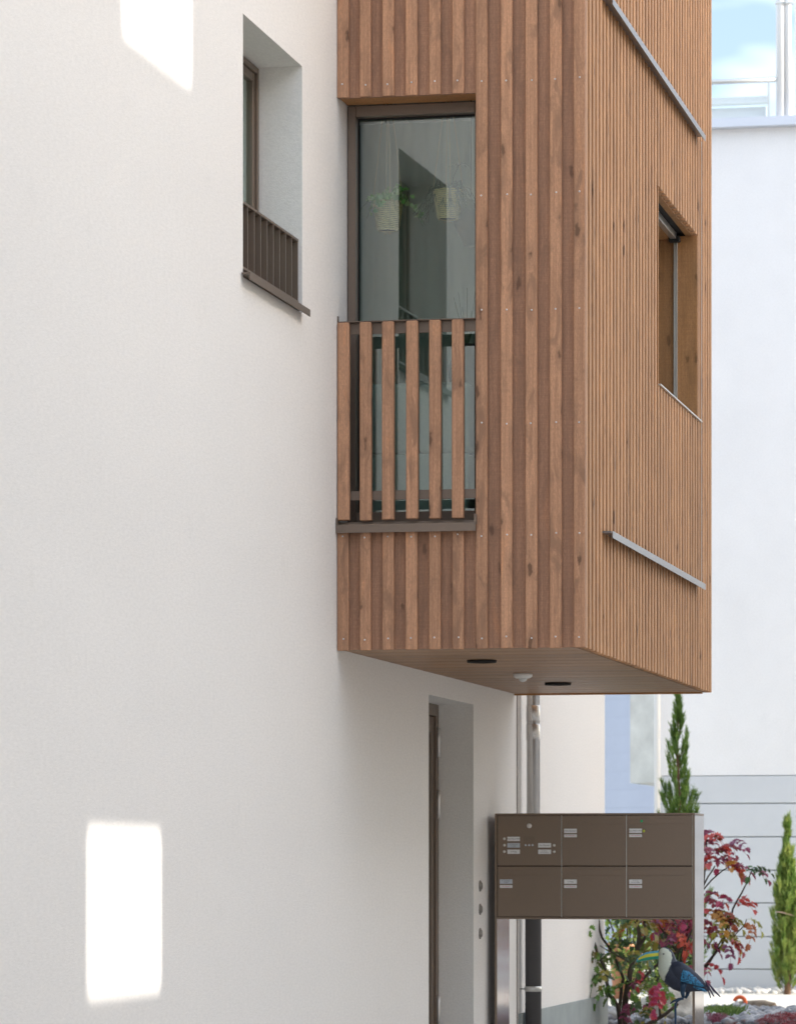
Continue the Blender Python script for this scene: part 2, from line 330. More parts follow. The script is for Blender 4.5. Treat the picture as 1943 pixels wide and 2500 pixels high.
# ------------------------------------------------------------------ timber bay (part of the house)
BX, BY1, BZ0, BZ1 = 1.256, 5.166, 2.28, 9.0; T = .034; OU = .704; OZ0, OZ1 = 2.905, 5.047
bay = multi('timber_bay', [(.001, BX-.06, .06, .25, BZ0+.03, OZ0-.03), (.001, BX-.06, .06, .25, OZ1+.03, BZ1), (OU+.02, BX-.06, .06, .25, OZ0-.0295, OZ1+.0295),
    (BX-.20, BX-.06, .2505, 2.66, BZ0+.03, BZ1), (BX-.20, BX-.06, 4.44, BY1-.03, BZ0+.03, BZ1), (BX-.20, BX-.06, 2.6605, 4.4395, BZ0+.03, 3.90), (BX-.20, BX-.06, 2.6605, 4.4395, 5.04, BZ1),
    (.001, BX-.2005, .2505, BY1-.03, BZ0+.03, 2.87), (.001, BX-.2005, .2505, BY1-.03, 5.31, BZ1)], M['dark'], house, (0, 0, BZ0))
tag(bay, 'projecting bay clad in vertical brown stained timber battens')
bay_end = wall_mesh('bay_end_wall', -1.05, -.002, 2.87, 5.31, [(-.9, -.15, 3.0, 5.05)], .1, (0, 0, 0), ROOM, bay)
bay_end.rotation_euler = (0, 0, R(90)); bay_end.location = (0, BY1-.04, 0) ; bay_end.location -= WLOC[bay.name]
BAT = [(.002,.060),(.117,.173),(.233,.291),(.351,.410),(.470,.528),(.588,.646),(.707,.765),(.833,.890),(.957,1.016),(1.079,1.138),(1.199,1.256)]
for i, (a, b) in enumerate(BAT):
    if i < 6:
        box('batten', a, b, 0, T, OZ1 + random.uniform(-.002, .002), BZ1, M['batten'], bay, .003)
        box('batten', a, b, 0, T, BZ0 + random.uniform(-.002, .002), 2.885, M['batten'], bay, .003)
    else: box('batten', a, b, 0, T, BZ0 + random.uniform(-.002, .002), BZ1, M['batten'], bay, .003)
    mid = (a+b)/2; nx = (BAT[i+1][0]+BAT[i+1][1])/2 if i < 10 else BX - T - .001
    lo = mid if i else .0025
    if i < 5 or i == 5:
        hi = nx if i < 5 else OU + .03
        box('board', lo+.0006, hi-.0006, T+.0006, T+.026, OZ1+.004, BZ1, M['board'], bay)
        box('board', lo+.0006, hi-.0006, T+.0006, T+.026, BZ0+.004, 2.885, M['board'], bay)
    else:
        lo = mid if i > 6 else OU + .03
        box('board', lo+.0006, nx-.0006, T+.0006, T+.026, BZ0+.004, BZ1, M['board'], bay)
# screws
bs = Bag(); cap = lathe_mesh('tmp', [(.0001, -.0032), (.0038, -.003), (.0046, 0)], 8, 'Y'); cv = [tuple(v.co) for v in cap.vertices]; cf = [tuple(p.vertices) for p in cap.polygons]
bd = Bag()
def screw(x, z):
    x += random.uniform(-.004, .004); z += random.uniform(-.006, .006)
    bs.add([(v[0]+x, v[1]-.0005, v[2]+z) for v in cv], cf)
    bd.add([(v[0]*.36+x, v[1]*.2-.0034, v[2]*.36+z) for v in cv], cf)
for i, (a, b) in enumerate(BAT):
    m_ = (a+b)/2
    zz = [2.335, 2.845, 5.11] if i < 6 else [2.335, 2.845, 3.40, 3.96, 4.53, 5.10]
    for z in zz: screw(m_, z)
so = bs.build('screws', M['screw'], bay, (0, 0, 2.3)); tag(so, kind='stuff'); so = bd.build('screw_recesses', M['dark'], bay, (0, 0, 2.3)); tag(so, kind='stuff')
# side battens and boards
NB = 43; p = (BY1 - .03) / NB
WY0, WY1, WZ0, WZ1 = 2.70, 4.42, 3.915, 5.02
for i in range(NB):
    a = .030 + i*p; b = a + .060 + random.uniform(-.0015, .0015); b = min(b, BY1)
    zb = BZ0 + random.uniform(-.002, .002)
    inside = WY0 - .02 < (a+b)/2 < WY1 + .01
    if inside:
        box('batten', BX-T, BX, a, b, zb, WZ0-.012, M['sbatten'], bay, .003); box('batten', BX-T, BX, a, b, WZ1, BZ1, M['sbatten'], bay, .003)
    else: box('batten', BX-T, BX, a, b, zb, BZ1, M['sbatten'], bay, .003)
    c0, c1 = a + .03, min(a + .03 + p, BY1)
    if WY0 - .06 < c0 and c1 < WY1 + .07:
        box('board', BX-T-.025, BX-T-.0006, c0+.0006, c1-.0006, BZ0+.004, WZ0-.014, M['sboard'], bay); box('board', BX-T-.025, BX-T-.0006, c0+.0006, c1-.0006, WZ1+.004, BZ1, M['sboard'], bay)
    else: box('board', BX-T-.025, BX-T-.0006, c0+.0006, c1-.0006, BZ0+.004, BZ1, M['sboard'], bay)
box('board', BX-T-.025, BX-T-.0006, .0545, .0595, BZ0+.004, BZ1, M['sboard'], bay)
# soffit planks, running out from the wall
NP = 50; pw = (BY1 - .06) / NP
for i in range(NP): box('soffit_plank', .003, BX-T-.028, .056 + i*pw + .0003, .056 + (i+1)*pw - .0003, BZ0+.006 + (i % 3)*.0003, BZ0+.028, M['soffit'], bay)
# back edge board
box('edge_board', .003, BX-T-.03, BY1-.028, BY1, BZ0-.004, BZ1, M['jamb'], bay)
# side window niche
nw = multi('side_window', [(BX-.32, BX-.275, WY0, WY1, WZ0, WZ0+.06), (BX-.32, BX-.275, WY0, WY1, WZ1-.06, WZ1), (BX-.32, BX-.275, WY0, WY0+.06, WZ0+.0605, WZ1-.0605), (BX-.32, BX-.275, WY1-.06, WY1, WZ0+.0605, WZ1-.0605)], M['bronze'], bay, (BX-.3, 3.5, 4.4), .002)
box('pane', BX-.305, BX-.298, WY0+.06, WY1-.06, WZ0+.06, WZ1-.06, M['glass'], bay)
for k, (x0, x1) in enumerate(((BX-.274, BX-.145), (BX-.142, BX-.004))): box('jamb_plank', x0, x1, WY1, WY1+.02, WZ0-.01, WZ1, M['jamb'], bay, .001)
box('jamb_plank', BX-.274, BX-.004, WY0-.02, WY0, WZ0-.01, WZ1, M['jamb'], bay)
box('lintel_plank', BX-.075, BX-T-.001, WY0+.001, WY1-.001, WZ1+.0005, WZ1+.022, M['jamb'], bay, .002)
box('lintel_plank', BX-.274, BX-.16, WY0+.001, WY1-.001, WZ1-.018, WZ1+.022, M['jamb'], bay, .002)
box('shutter_rail', BX-.158, BX-.12, WY0+.001, WY1-.06, WZ1-.03, WZ1+.012, M['alu'], bay, .002)
box('shutter_roller', BX-.165, BX-.10, WY1-.10, WY1-.03, WZ1-.045, WZ1-.012, M['dark'], bay, .004)
box('shutter_roller', BX-.165, BX-.10, 3.03, 3.10, WZ1-.045, WZ1-.012, M['dark'], bay, .004)
multi('guide_rail', [(BX-.145, BX-.137, WY1-.022, WY1-.001, WZ0, WZ1-.03), (BX-.131, BX-.122, WY1-.022, WY1-.001, WZ0, WZ1-.03), (BX-.1369, BX-.1311, WY1-.010, WY1-.001, WZ0, WZ1-.03)], M['alu'], bay, (BX-.13, WY1, 4), .001)
box('side_sill', BX-.213, BX+.012, WY0-.015, WY1+.14, WZ0-.012, WZ0-.003, M['alu'], bay, .002)
box('shutter_edge', BX-.006, BX+.004, 4.585, 4.592, 2.93, 5.62, M['alu'], bay)
def strip(z):
    s_ = multi('sill_strip', [(BX+.045, BX+.0485, .605, 4.41, z+.003, z+.039), (BX-.02, BX+.0448, .585, 4.40, z+.030, z+.0335), (BX-.02, BX+.0448, .578, .5848, z+.026, z+.037)], M['flash'], bay, (BX, 2.8, z), 0)
    return s_
strip(2.868); strip(5.585)
# front window
fw = multi('bay_window', [(.004, .046, .235, .33, 2.93, 5.05), (OU-.045, OU+.015, .235, .33, 2.93, 5.05), (.0465, OU-.0455, .235, .33, 4.995, 5.05), (.0465, OU-.0455, .235, .33, 2.93, 2.99)], M['bronze'], house, (.35, .27, 2.93), .003)
tag(fw, 'tall window of the timber bay with bronze frame')
box('pane', .042, OU-.043, .309, .316, 2.985, 4.993, M['glass'], fw).rotation_euler = (0, 0, R(-.8))
multi('glazing_bead', [(.0465, .051, .293, .305, 2.99, 4.995), (.0515, OU-.046, .293, .305, 4.989, 4.995)], M['dark'], fw, (.06, .26, 3))
box('lintel_board', .003, OU+.02, T+.001, .234, OZ1+.006, OZ1+.026, M['jamb'], bay, .001)
box('jamb_board', OU+.001, OU+.02, T+.027, .30, OZ0-.02, OZ1+.005, M['jamb'], bay)
# front sill
multi('bay_sill', [(-.001 + .004, OU+.008, -.032, -.029, 2.864, 2.906), (.003, OU+.002, -.0285, .234, 2.896, 2.899), (.003, OU+.002, .05, .234, 2.8995, 2.925), (OU-.001, OU+.010, -.0285, .01, 2.90, 2.95), (.002, .008, -.0285, .03, 2.90, 2.94)], M['bronze'], house, (.35, 0, 2.86), .001)
rg = box('bay_railing', .003, OU-.002, -.001, .046, 3.921, 3.926, M['bronze'], house, .0015)
box('top_rail', .062, OU-.002, .036, .044, 3.864, 3.9205, M['bronze'], rg, .0015); box('bottom_rail', .062, OU-.002, .036, .044, 3.032, 3.079, M['bronze'], rg, .0015)
box('wall_bracket', .0, .006, .01, .03, 3.9265, 3.955, M['bronze'], rg, .001)
tag(rg, 'timber slat railing before the tall bay window')
for a, b in [(.004,.063),(.117,.176),(.231,.291),(.354,.413),(.471,.529),(.586,.644)]:
    box('slat', a, b, -.004, .035, 2.929 + random.uniform(-.003, .003), 3.9205, M['batten'], rg, .004)
# ------------------------------------------------------------------ small things on the house
for k, z in enumerate((1.08, .939, .794)):
    o = thing('wall_button', ('upper', 'middle', 'lowest')[k] + ' of the three round steel wall buttons beside the entrance door', 'wall button', (0, 3.953, z), 'round wall buttons by the door')
    link('rim', lathe_mesh('rim', [(.034, .0005), (.034, .004), (.031, .007), (.026, .007)], 24, 'X'), M['button'], o, (0, 3.953, z))
    link('knob', lathe_mesh('knob', [(.024, .005), (.022, .012), (.016, .016), (.0005, .017)], 24, 'X'), M['button'], o, (0, 3.953, z))
for k, (x, y) in enumerate(((.522, 1.176), (.508, 3.753))):
    o = thing('ceiling_downlight', ('black recessed downlight in the bay soffit nearest its front edge', 'black recessed downlight in the bay soffit near its rear edge')[k], 'downlight', (x, y, BZ0), 'downlights in the bay soffit')
    link('rim', lathe_mesh('rim', [(.078, .006), (.078, -.006), (.075, -.008), (.064, -.008), (.061, .004)], 28), M['dark'], o, (x, y, BZ0))
    link('lens', lathe_mesh('lens', [(.060, .004), (.0005, .003)], 24), simple('downlight_lens', (.06, .06, .06), .2), o, (x, y, BZ0))
o = thing('motion_sensor', 'small white dome motion sensor under the bay soffit', 'sensor', (.496, 2.598, BZ0))
wp = simple('white_plastic', (.75, .74, .72), .4)
link('base', lathe_mesh('base', [(.001, .008), (.052, .006), (.054, -.002), (.052, -.014), (.038, -.022), (.001, -.022)], 28), wp, o, (.496, 2.598, BZ0))
link('dome', lathe_mesh('dome', [(.024, -.021), (.023, -.030), (.016, -.039), (.001, -.043)], 24), simple('sensor_dome', (.7, .7, .68), .3), o, (.496, 2.598, BZ0))
# downpipe
px, py = .080, 5.40
o = thing('downpipe', 'grey metal rain downpipe behind the mailboxes against the white wall', 'downpipe', (px, py, 0))
tube('upper_pipe', [(px, py, 1.0), (px, py, 5.6)], .043, M['zinc'], o, 20)
for z in (2.12, 2.0): tube('pipe_sleeve', [(px, py, z), (px, py, z+.004), (px, py, z+.10), (px, py, z+.104)], [.0435, .0455, .0455, .0435], M['zinc'], o, 20)
tube('lower_pipe', [(px, py, 0), (px, py, 1.15), (px, py, 1.155), (px, py, 1.2)], [.052, .052, .056, .056], M['castiron'], o, 20)
tube('clamp', [(px, py, .40), (px, py, .402), (px, py, .432), (px, py, .434)], [.053, .056, .056, .053], M['alu'], o, 20)
tube('clamp_rod', [(px-.05, py-.01, .417), (.0, py-.02, .417)], .005, M['alu'], o, 8)
# ------------------------------------------------------------------ mailbox stand
MU0, MU1, MV0, MV1, MZ0, MZ1 = .048, 1.266, 4.20, 4.64, .878, 1.5185
mb = thing('mailbox_stand', 'brown metal bank of mailboxes with doorbell panel on side panels', 'mailbox', ((MU0+MU1)/2, 4.4, 0))
gx = lambda x: MU0 + (1200 + x/6.06 - 1208) / 482 * 1.203
gx2 = lambda x: MU0 + (1450 + x/6.06 - 1208) / 482 * 1.203
gz = lambda y: MZ1 - (1980 + y/6.06 - 1987.5) / 256 * .6405
box('side_panel', MU0, MU0+.012, MV0, MV1, 0, MZ1-.0125, M['mailside'], mb, .002); box('side_panel', MU1-.0125, MU1, MV0, MV1, 0, MZ1-.0125, M['mailside'], mb, .002)
multi('casing', [(MU0, MU1, MV0, MV1, MZ1-.012, MZ1), (MU0+.0125, MU1-.013, MV0, MV1, MZ0, MZ0+.012), (MU0+.0125, MU1-.013, MV1-.01, MV1-.001, MZ0+.0125, MZ1-.0125), (MU0+.0125, MU0+.0135, MV0+.03, MV1-.011, MZ0+.0125, MZ1-.0125)], M['mail'], mb, ((MU0+MU1)/2, 4.4, 1.2), .0015)
box('gap_shade_sheet', MU0+.0125, MU1-.013, MV0+.022, MV0+.029, MZ0+.0125, MZ1-.0125, M['dark'], mb)  # dark sheet added so the gaps around the doors look shaded
box('front_edge', MU0-.0005, MU0+.014, MV0-.003, MV0-.0005, 0, MZ1-.0125, M['mail'], mb); box('front_edge', MU1-.0145, MU1+.0005, MV0-.003, MV0-.0005, 0, MZ1-.0125, M['mail'], mb)
gmid = gz(820); cols = [(gx(90), gx(1034)), (gx(1046), gx2(478)), (gx2(490), gx2(1450))]
for u in (gx(1040), gx2(484), gx2(1453)): box('door_strip', u-.0013, u+.0013, MV0+.004, MV0+.021, MZ0+.013, MZ1-.013, M['alu'], mb)
text_cache = {}
def text(s_, size, mat, parent, loc, name='lettering'):
    k = (s_, size, mat.name)
    if k not in text_cache:
        c = bpy.data.curves.new('t', 'FONT'); c.body = s_; c.size = size; c.align_x = 'CENTER'; c.align_y = 'CENTER'; c.extrude = .0001; c.resolution_u = 2
        to = bpy.data.objects.new('t', c); COL.objects.link(to); dg = bpy.context.evaluated_depsgraph_get()
        me = bpy.data.meshes.new_from_object(to.evaluated_get(dg)); bpy.data.objects.remove(to); bpy.data.curves.remove(c)
        me.transform(Matrix.Rotation(R(90), 4, 'X')); me.materials.clear(); me.materials.append(mat); text_cache[k] = me
    return link(name, text_cache[k], None, parent, loc)
def plate(parent, x0, x1, y0, y1, g, mat, txt, tm, size=.0115):
    b = box('name_plate', g(x0), g(x1), MV0-.0035, MV0-.0005+.0, gz(y1), gz(y0), mat, parent, .0006)
    text(txt, size, tm, parent, ((g(x0)+g(x1))/2, MV0-.0037, (gz(y0)+gz(y1))/2))
btn_mesh = lathe_mesh('push_button', [(.0085, 0), (.0082, -.004), (.006, -.0065), (.0003, -.0075)], 16, 'Y'); btn_mesh.materials.append(M['steel'])
TXT = [[(None), ('Fam. Bommer', 1080, 1268, gx), ('Fam. Meier-Wild', 527, 715, gx2)], [('T. Champion\nS. Seiler', 123, 310, gx), ('S. Meng', 1080, 1268, gx), ('D. Krebs\nM. Fernandez', 527, 715, gx2)]]
for r in range(2):
    for c in range(3):
        z0, z1 = ((gmid+.003, MZ1-.0145), (MZ0+.015, gmid-.0025))[r]
        d = box('box_door', cols[c][0], cols[c][1], MV0, MV0+.018, z0, z1, M['mail'], mb, .0012)
        if r == 0 and c == 0:
            link('lock', lathe_mesh('lock', [(.015, .001), (.015, -.005), (.012, -.008), (.0005, -.009)], 24, 'Y'), M['steel'], d, (gx(562), MV0, gz(228)))
            for x, y in ((190, 418), (190, 512), (190, 607), (932, 515), (932, 608)): link('push_button', btn_mesh, None, d, (gx(x), MV0, gz(y)))
            plate(d, 235, 422, 388, 452, gx, M['plate'], 'Fam. Meier-Wild', M['ink']); plate(d, 235, 422, 482, 547, gx, M['plateg'], 'T. Champion\nS. Seiler', M['ink'], .0095); plate(d, 235, 422, 577, 640, gx, M['plate'], 'S. Meng', M['ink'])
            plate(d, 695, 885, 482, 548, gx, M['plate'], 'Fam. Bommer', M['ink']); plate(d, 695, 885, 577, 642, gx, M['plate'], 'D. Krebs\nM. Fernandez', M['ink'], .0095)
            ind = lathe_mesh('indicator', [(.0065, .0005), (.0062, -.0015), (.0003, -.002)], 14, 'Y'); ind.materials.append(M['plateg'])
            for x in (507, 558, 610): link('indicator', ind, None, d, (gx(x), MV0, gz(512)))
            bgp = Bag(); hole = lathe_mesh('tmp', [(.0016, .0), (.0014, -.0006)], 6, 'Y')
            for i in range(7):
                for j in range(5): bgp.add([(v.co.x + gx(490+i*23), v.co.y + MV0-.0003, v.co.z + gz(392+j*19)) for v in hole.vertices], [tuple(q.vertices) for q in hole.polygons])
            tag(bgp.build('speaker_holes', M['dark'], d, (gx(558), MV0, gz(430))), kind='stuff')
        else:
            t_, x0, x1, g = TXT[r][c]; y = 272 if r == 0 else 1015
            plate(d, x0, x1, y, y+64, g, M['plateg'] if t_.startswith('T.') else M['plate'], t_, M['ink'], .0095 if '\n' in t_ else .0115)
            plate(d, x0, x1, y+83, y+125, g, M['plate'], 'STOP WERBUNG', M['redink'], .008)
            fa = cols[c][0] + .012; fb = cols[c][1] - (.032 if c < 2 else .038)
            multi('letter_flap', [(fa, fb, MV0-.0022, MV0-.0004, z1-.052, z1-.016)], M['mail'], d, (fa, MV0, z1), .0008)
            if r == 0 and c == 2:
                for nm, x, y, col, s_ in (('green_sticker', 710, 162, (.02, .50, .16), 'OK'), ('yellow_sticker', 742, 308, (.62, .68, .05), 'NJ')):
                    st = link(nm, lathe_mesh(nm, [(.0078, 0), (.0078, -.0004)], 18, 'Y'), simple(nm, col, .5), d, (gx2(x), MV0-.003, gz(y)))
                    text(s_, .008, M['ink'], d, (gx2(x), MV0-.0037, gz(y)))
# ------------------------------------------------------------------ behind the bay window
def zig(u0, u1, y, z0, z1, n, amp, name, mat, label):
    V, F = [], []; 
    for i in range(n+1):
        u = u0 + (u1-u0)*i/n; a = y + amp*math.sin(i*1.9) + amp*.6*math.sin(i*.83+1)
        V += [(u, a, z0), (u, a, z1)]
        if i: F.append((2*i-2, 2*i, 2*i+1, 2*i-1))
    b = Bag(); b.add(V, F); return tag(b.build(name, mat, None, ((u0+u1)/2, y, z0)), label, 'curtain')
zig(-.25, 1.0, 1.5, 2.96, 5.2, 46, .014, 'room_curtain', simple('curtain_cloth', (.36, .40, .35), .95), 'grey pleated curtain hanging inside the bay room')
sofa_m = simple('sofa_fabric', (.30, .35, .34), .9, 0, .2, ((60, 60, 60), .08), (300, .001, .3))
so = thing('sofa', 'grey green sofa backed against the tall bay window behind the slats', 'sofa', (.36, .75, 2.96))
def cushion(name, x0, x1, y0, y1, z0, z1, r=.035):
    bm = bmesh.new(); add_box(bm, x0, x1, y0, y1, z0, z1); bmesh.ops.bevel(bm, geom=bm.edges[:], offset=r, segments=4, affect='EDGES', profile=.5)
    l = Vector(((x0+x1)/2, (y0+y1)/2, z0))
    for v in bm.verts: v.co -= l
    return link(name, mesh_of(bm, name, True), sofa_m, so, l)
cushion('back_cushion', .07, .325, .42, .56, 3.30, 3.665); cushion('back_cushion', .328, .60, .42, .56, 3.30, 3.665)
cushion('base', .07, .60, .40, 1.2, 2.99, 3.30, .02); cushion('seat_cushion', .08, .59, .57, 1.2, 3.302, 3.42)
cord_m = simple('jute_cord', (.50, .38, .25), .95)
def basket_plant(x, y, v, zt, name, label, kind):
    c = at(x, y, v); root = thing(name, label, 'hanging plant', (c.x, c.y, c.z), 'hanging baskets behind the bay window')
    rim, bot, h = .072, .050, .142
    b = Bag(); nr = 16                                   # wound straw rings
    for i in range(nr):
        t = i/(nr-1); r = bot + (rim-bot)*math.sin(t*1.45)/math.sin(1.45); z = c.z + h*t
        b.tube([(c.x + r*math.cos(a*math.pi/12), c.y + r*math.sin(a*math.pi/12), z + .0012*math.sin(a*2.1+i)) for a in range(25)], .0042, 6)
    b.build('basket', simple('straw', (.72, .55, .31), .9, 0, .2, ((90, 90, 400), .35)), root, c)
    link('pot_wall', lathe_mesh('pot_wall', [(.0005, .002), (bot-.004, .002), (rim-.006, h-.01), (rim-.012, h-.01), (.0005, h-.03)], 20), simple('basket_liner', (.09, .07, .05), .9), root, c)
    for a in (20, 110, 200, 290):
        pts = [c + Vector((bot*math.cos(R(a)), bot*math.sin(R(a)), 0))*1.0, c + Vector(((rim+.006)*math.cos(R(a)), (rim+.006)*math.sin(R(a)), h))]
        top = Vector((c.x, c.y, zt)); pts += [pts[1].lerp(top, t) + Vector((0, 0, 0)) for t in (.3, .7, 1)]
        pts[0] = c + Vector(((bot+.008)*math.cos(R(a)), (bot+.008)*math.sin(R(a)), 0))
        tube('cord', pts, .0026, cord_m, root, 5, c)
    k = Bag()
    for i in range(14):
        a = random.random()*6.28; k.tube([c + Vector((0, 0, -.002)), c + Vector((.012*math.cos(a), .012*math.sin(a), -.018)), c + Vector((.022*math.cos(a), .022*math.sin(a), -.026 + .01*random.random()))], .0012, 4)
    k.build('knot', cord_m, root, c)
    top = c + Vector((0, 0, h-.012))
    if kind == 'ivy':
        P = [(0, 0), (.3, .05), (.55, -.05), (.42, .25), (.75, .38), (.45, .55), (.2, .7), (0, 1.15)]; P = P + [(-a, b_) for a, b_ in P[-2:0:-1]]
        ms = []
        for col in ((.17, .40, .08), (.08, .25, .06), (.34, .46, .22)):
            m_ = py_mesh('ivy_leaf', [(0, .45, .0)] + [(a, b_, -.22*abs(a)) for a, b_ in P], [(0, i+1, (i+1) % len(P)+1) for i in range(len(P))]); mt = simple('ivy_%d' % len(ms), col, .5); m_.materials.append(mt); ms.append(m_)
        stem = Bag()
        for s_ in range(22):
            a = random.random()*6.28; L_ = random.choice((.06, .09, .12, .17)); up = .05 if s_ > 3 else .10
            pts = [top + Vector((math.cos(a)*.03, math.sin(a)*.03, 0)) + Vector((math.cos(a)*L_*t, math.sin(a)*L_*t, up*math.sin(t*2.2) - .08*t*t*(L_/.1))) for t in (0, .25, .5, .75, 1)]
            stem.tube(pts, .0013, 4)
            for q in range(7):
                t = random.uniform(.1, 1); i = min(3, int(t*4)); pp = pts[i].lerp(pts[i+1], t*4-i)
                o = link('leaf', random.choice(ms), None, root, pp + Vector((random.uniform(-.012, .012), random.uniform(-.012, .012), random.uniform(-.004, .014))))
                o.scale = (random.uniform(.02, .034),)*3; o.rotation_euler = (R(random.uniform(30, 120)), random.uniform(-.6, .6), random.uniform(-1.2, 1.2) + (3.14 if random.random() < .3 else 0))
        stem.build('stem', simple('ivy_stem', (.10, .12, .04), .7), root, c)
        tube('inner_pot_rim', [c + Vector((.062*math.cos(a*.3), .062*math.sin(a*.3), h+.002)) for a in range(22)], .005, simple('pink_pot', (.60, .10, .16), .5), root, 6, c)
    else:
        b = Bag()
        for s_ in range(70):
            a = random.random()*6.28; L_ = random.uniform(.05, .14); up = random.uniform(.02, .09)
            p0 = top + Vector((math.cos(a)*.03, math.sin(a)*.03, 0)); pts = [p0 + Vector((math.cos(a)*L_*t, math.sin(a)*L_*t*.6, up*math.sin(t*2.4) - .10*t*t*(L_/.1))) for t in (0, .3, .6, 1)]
            b.tube(pts, [.0026, .0026, .0024, .0018], 5)
            for w in (-1, 1):
                e = pts[-1] - pts[-2]; q = e.normalized(); sd = Vector((-q.z, 0, q.x))*w
                b.tube([pts[-2].lerp(pts[-1], .5), pts[-1] + sd*.02 + q*.008], .0018, 4)
        s0 = top + Vector((.02, 0, 0)); e0 = s0 + Vector((.035, 0, .14)); b.tube([s0, s0 + Vector((.006, 0, .08)), e0], .0015, 5)
        for w in range(7):
            a = w*.9; b.tube([e0, e0 + Vector((math.cos(a)*.03, math.sin(a)*.02, .012)), e0 + Vector((math.cos(a)*.055, math.sin(a)*.03, -.006))], .0015, 4)
        b.build('stems', simple('cactus_stem', (.035, .062, .035), .55), root, c)
    return root
basket_plant(947, 561, .52, 5.26, 'ivy_basket', 'woven straw hanging basket of variegated ivy behind the window', 'ivy')
basket_plant(1094, 533, .55, 5.26, 'mistletoe_cactus_basket', 'woven straw hanging basket of thin dark drooping cactus behind the window', 'cactus')
pd = simple('dark_shade_paint', (.035, .035, .038), .6)
c = at(1150, 600, .95); o = thing('pendant_lamp', 'dark pendant lamp shade at the right edge of the bay window', 'lamp', c)
link('shade', lathe_mesh('shade', [(.035, 0), (.05, .03), (.085, .10), (.105, .20), (.103, .20), (.02, .17)], 28), pd, o, c); tube('cable', [c + Vector((0, 0, .17)), Vector((c.x, c.y, 5.265))], .003, pd, o, 6, c)
c = at(1140, 1195, .62); c.z = 2.96; o = thing('floor_vase', 'dark tall vase with leafy twigs at the right of the sofa', 'vase', c)
link('body', lathe_mesh('body', [(.06, 0), (.075, .2), (.085, .5), (.095, .8), (.06, .9), (.04, .92)], 28), pd, o, c)
b = Bag()
for i in range(9):
    a = i*.7; b.tube([c + Vector((0, 0, .9)), c + Vector((.03*math.cos(a), .03*math.sin(a), 1.0)), c + Vector((.07*math.cos(a), .07*math.sin(a), 1.06 + .02*i))], .002, 4)
b.build('twigs', simple('twig_green', (.06, .10, .05), .7), o, c)

# ------------------------------------------------------------------ far house across the garden
FV = 17.3
far_m = stucco('far_render', (.83, .835, .85), .05); pan_m = simple('far_panel', (.61, .64, .68), .85, 0, .3, ((3, 3, 3), .04), (90, .001, .3))
fu0 = at(1612, 1893, FV).x; zt = at(1740, 316, FV).z; zp = at(1700, 1894, FV).z
fh = thing('garden_house', 'pale rendered house beyond the garden with panelled base and roof terrace', 'house', (2, FV, 0))
multi('wall', [(fu0, 7, FV, FV+7, zp, zt)], far_m, fh, (2, FV, zp))
multi('base_core', [(fu0+.01, 7, FV+.03, FV+6.9, 0, zp-.001)], simple('panel_joint', (.45, .48, .48), .9), fh, (2, FV, 0))
rows = [1896, 1964, 2045.5, 2126.5, 2206.5, 2288.5, 2368, 2432]
for i in range(len(rows)-1):
    za, zb = at(1700, rows[i+1], FV).z, at(1700, rows[i], FV).z
    for k in range(4):
        x0 = fu0 + k*1.94 - (.6 if i % 2 else 0); x1 = min(x0 + 1.936, 7); x0 = max(x0, fu0)
        box('panel', x0, x1, FV-.012, FV+.03, za+.009, zb, pan_m, fh, .004)
multi('terrace_edge', [(fu0-.2, 7, FV-.12, FV+.3, zt+.001, zt+.085)], simple('edge_sheet', (.62, .66, .74), .35, .4), fh, (2, FV, zt))
multi('terrace_wall', [(at(1931, 100, FV).x, 7, FV+.35, FV+5, zt, zt+3.5)], far_m, fh, (3, FV, zt))
zr = at(1800, 197, FV).z
u_end = at(1893, 197, FV).x
tube('handrail', [(fu0-.1, FV, zr), (u_end, FV, zr)], .024, M['alu'], fh, 12, (0, FV, zr))
zb = at(1800, 250, FV).z
wf = simple('white_frame', (.80, .81, .82), .4)
multi('railing_rail', [(fu0-.1, at(1872, 250, FV).x, FV+.02, FV+.05, zb-.016, zb)], M['alu'], fh, (0, FV, zb))
multi('parapet_panel', [(fu0-.1, at(1872, 250, FV).x, FV+.10, FV+.14, zb+.002, zb+.075), (fu0-.1, at(1868, 250, FV).x, FV+.08, FV+.11, zt+.086, zb-.03)], wf, fh, (0, FV, zt))
xe = at(1876, 250, FV).x
for x in (xe, xe-1.0): box('railing_post', x-.008, x+.008, FV-.01, FV+.03, zt+.086, zr-.02, M['alu'], fh)
box('railing_pane', fu0-.1, xe-.01, FV+.0, FV+.008, zt+.10, zr-.03, M['clear'], fh)
for x, r_ in ((1905, .043), (1923, .03)):
    c = at(x, 200, FV); tube('column', [(c.x, FV+.02, zt+.085), (c.x, FV+.02, zt+3.4)], r_, wf, fh, 18, (c.x, FV, zt))
    box('column_clip', c.x-.05, c.x+.05, FV-.03, FV+.07, at(x, 8, FV).z, at(x, 4, FV).z, M['alu'], fh)
c = at(1603, 1800, FV-.1); tube('corner_pipe', [(c.x, FV-.06, 0), (c.x, FV-.06, zt)], .03, wf, fh, 16, (c.x, FV, 0))
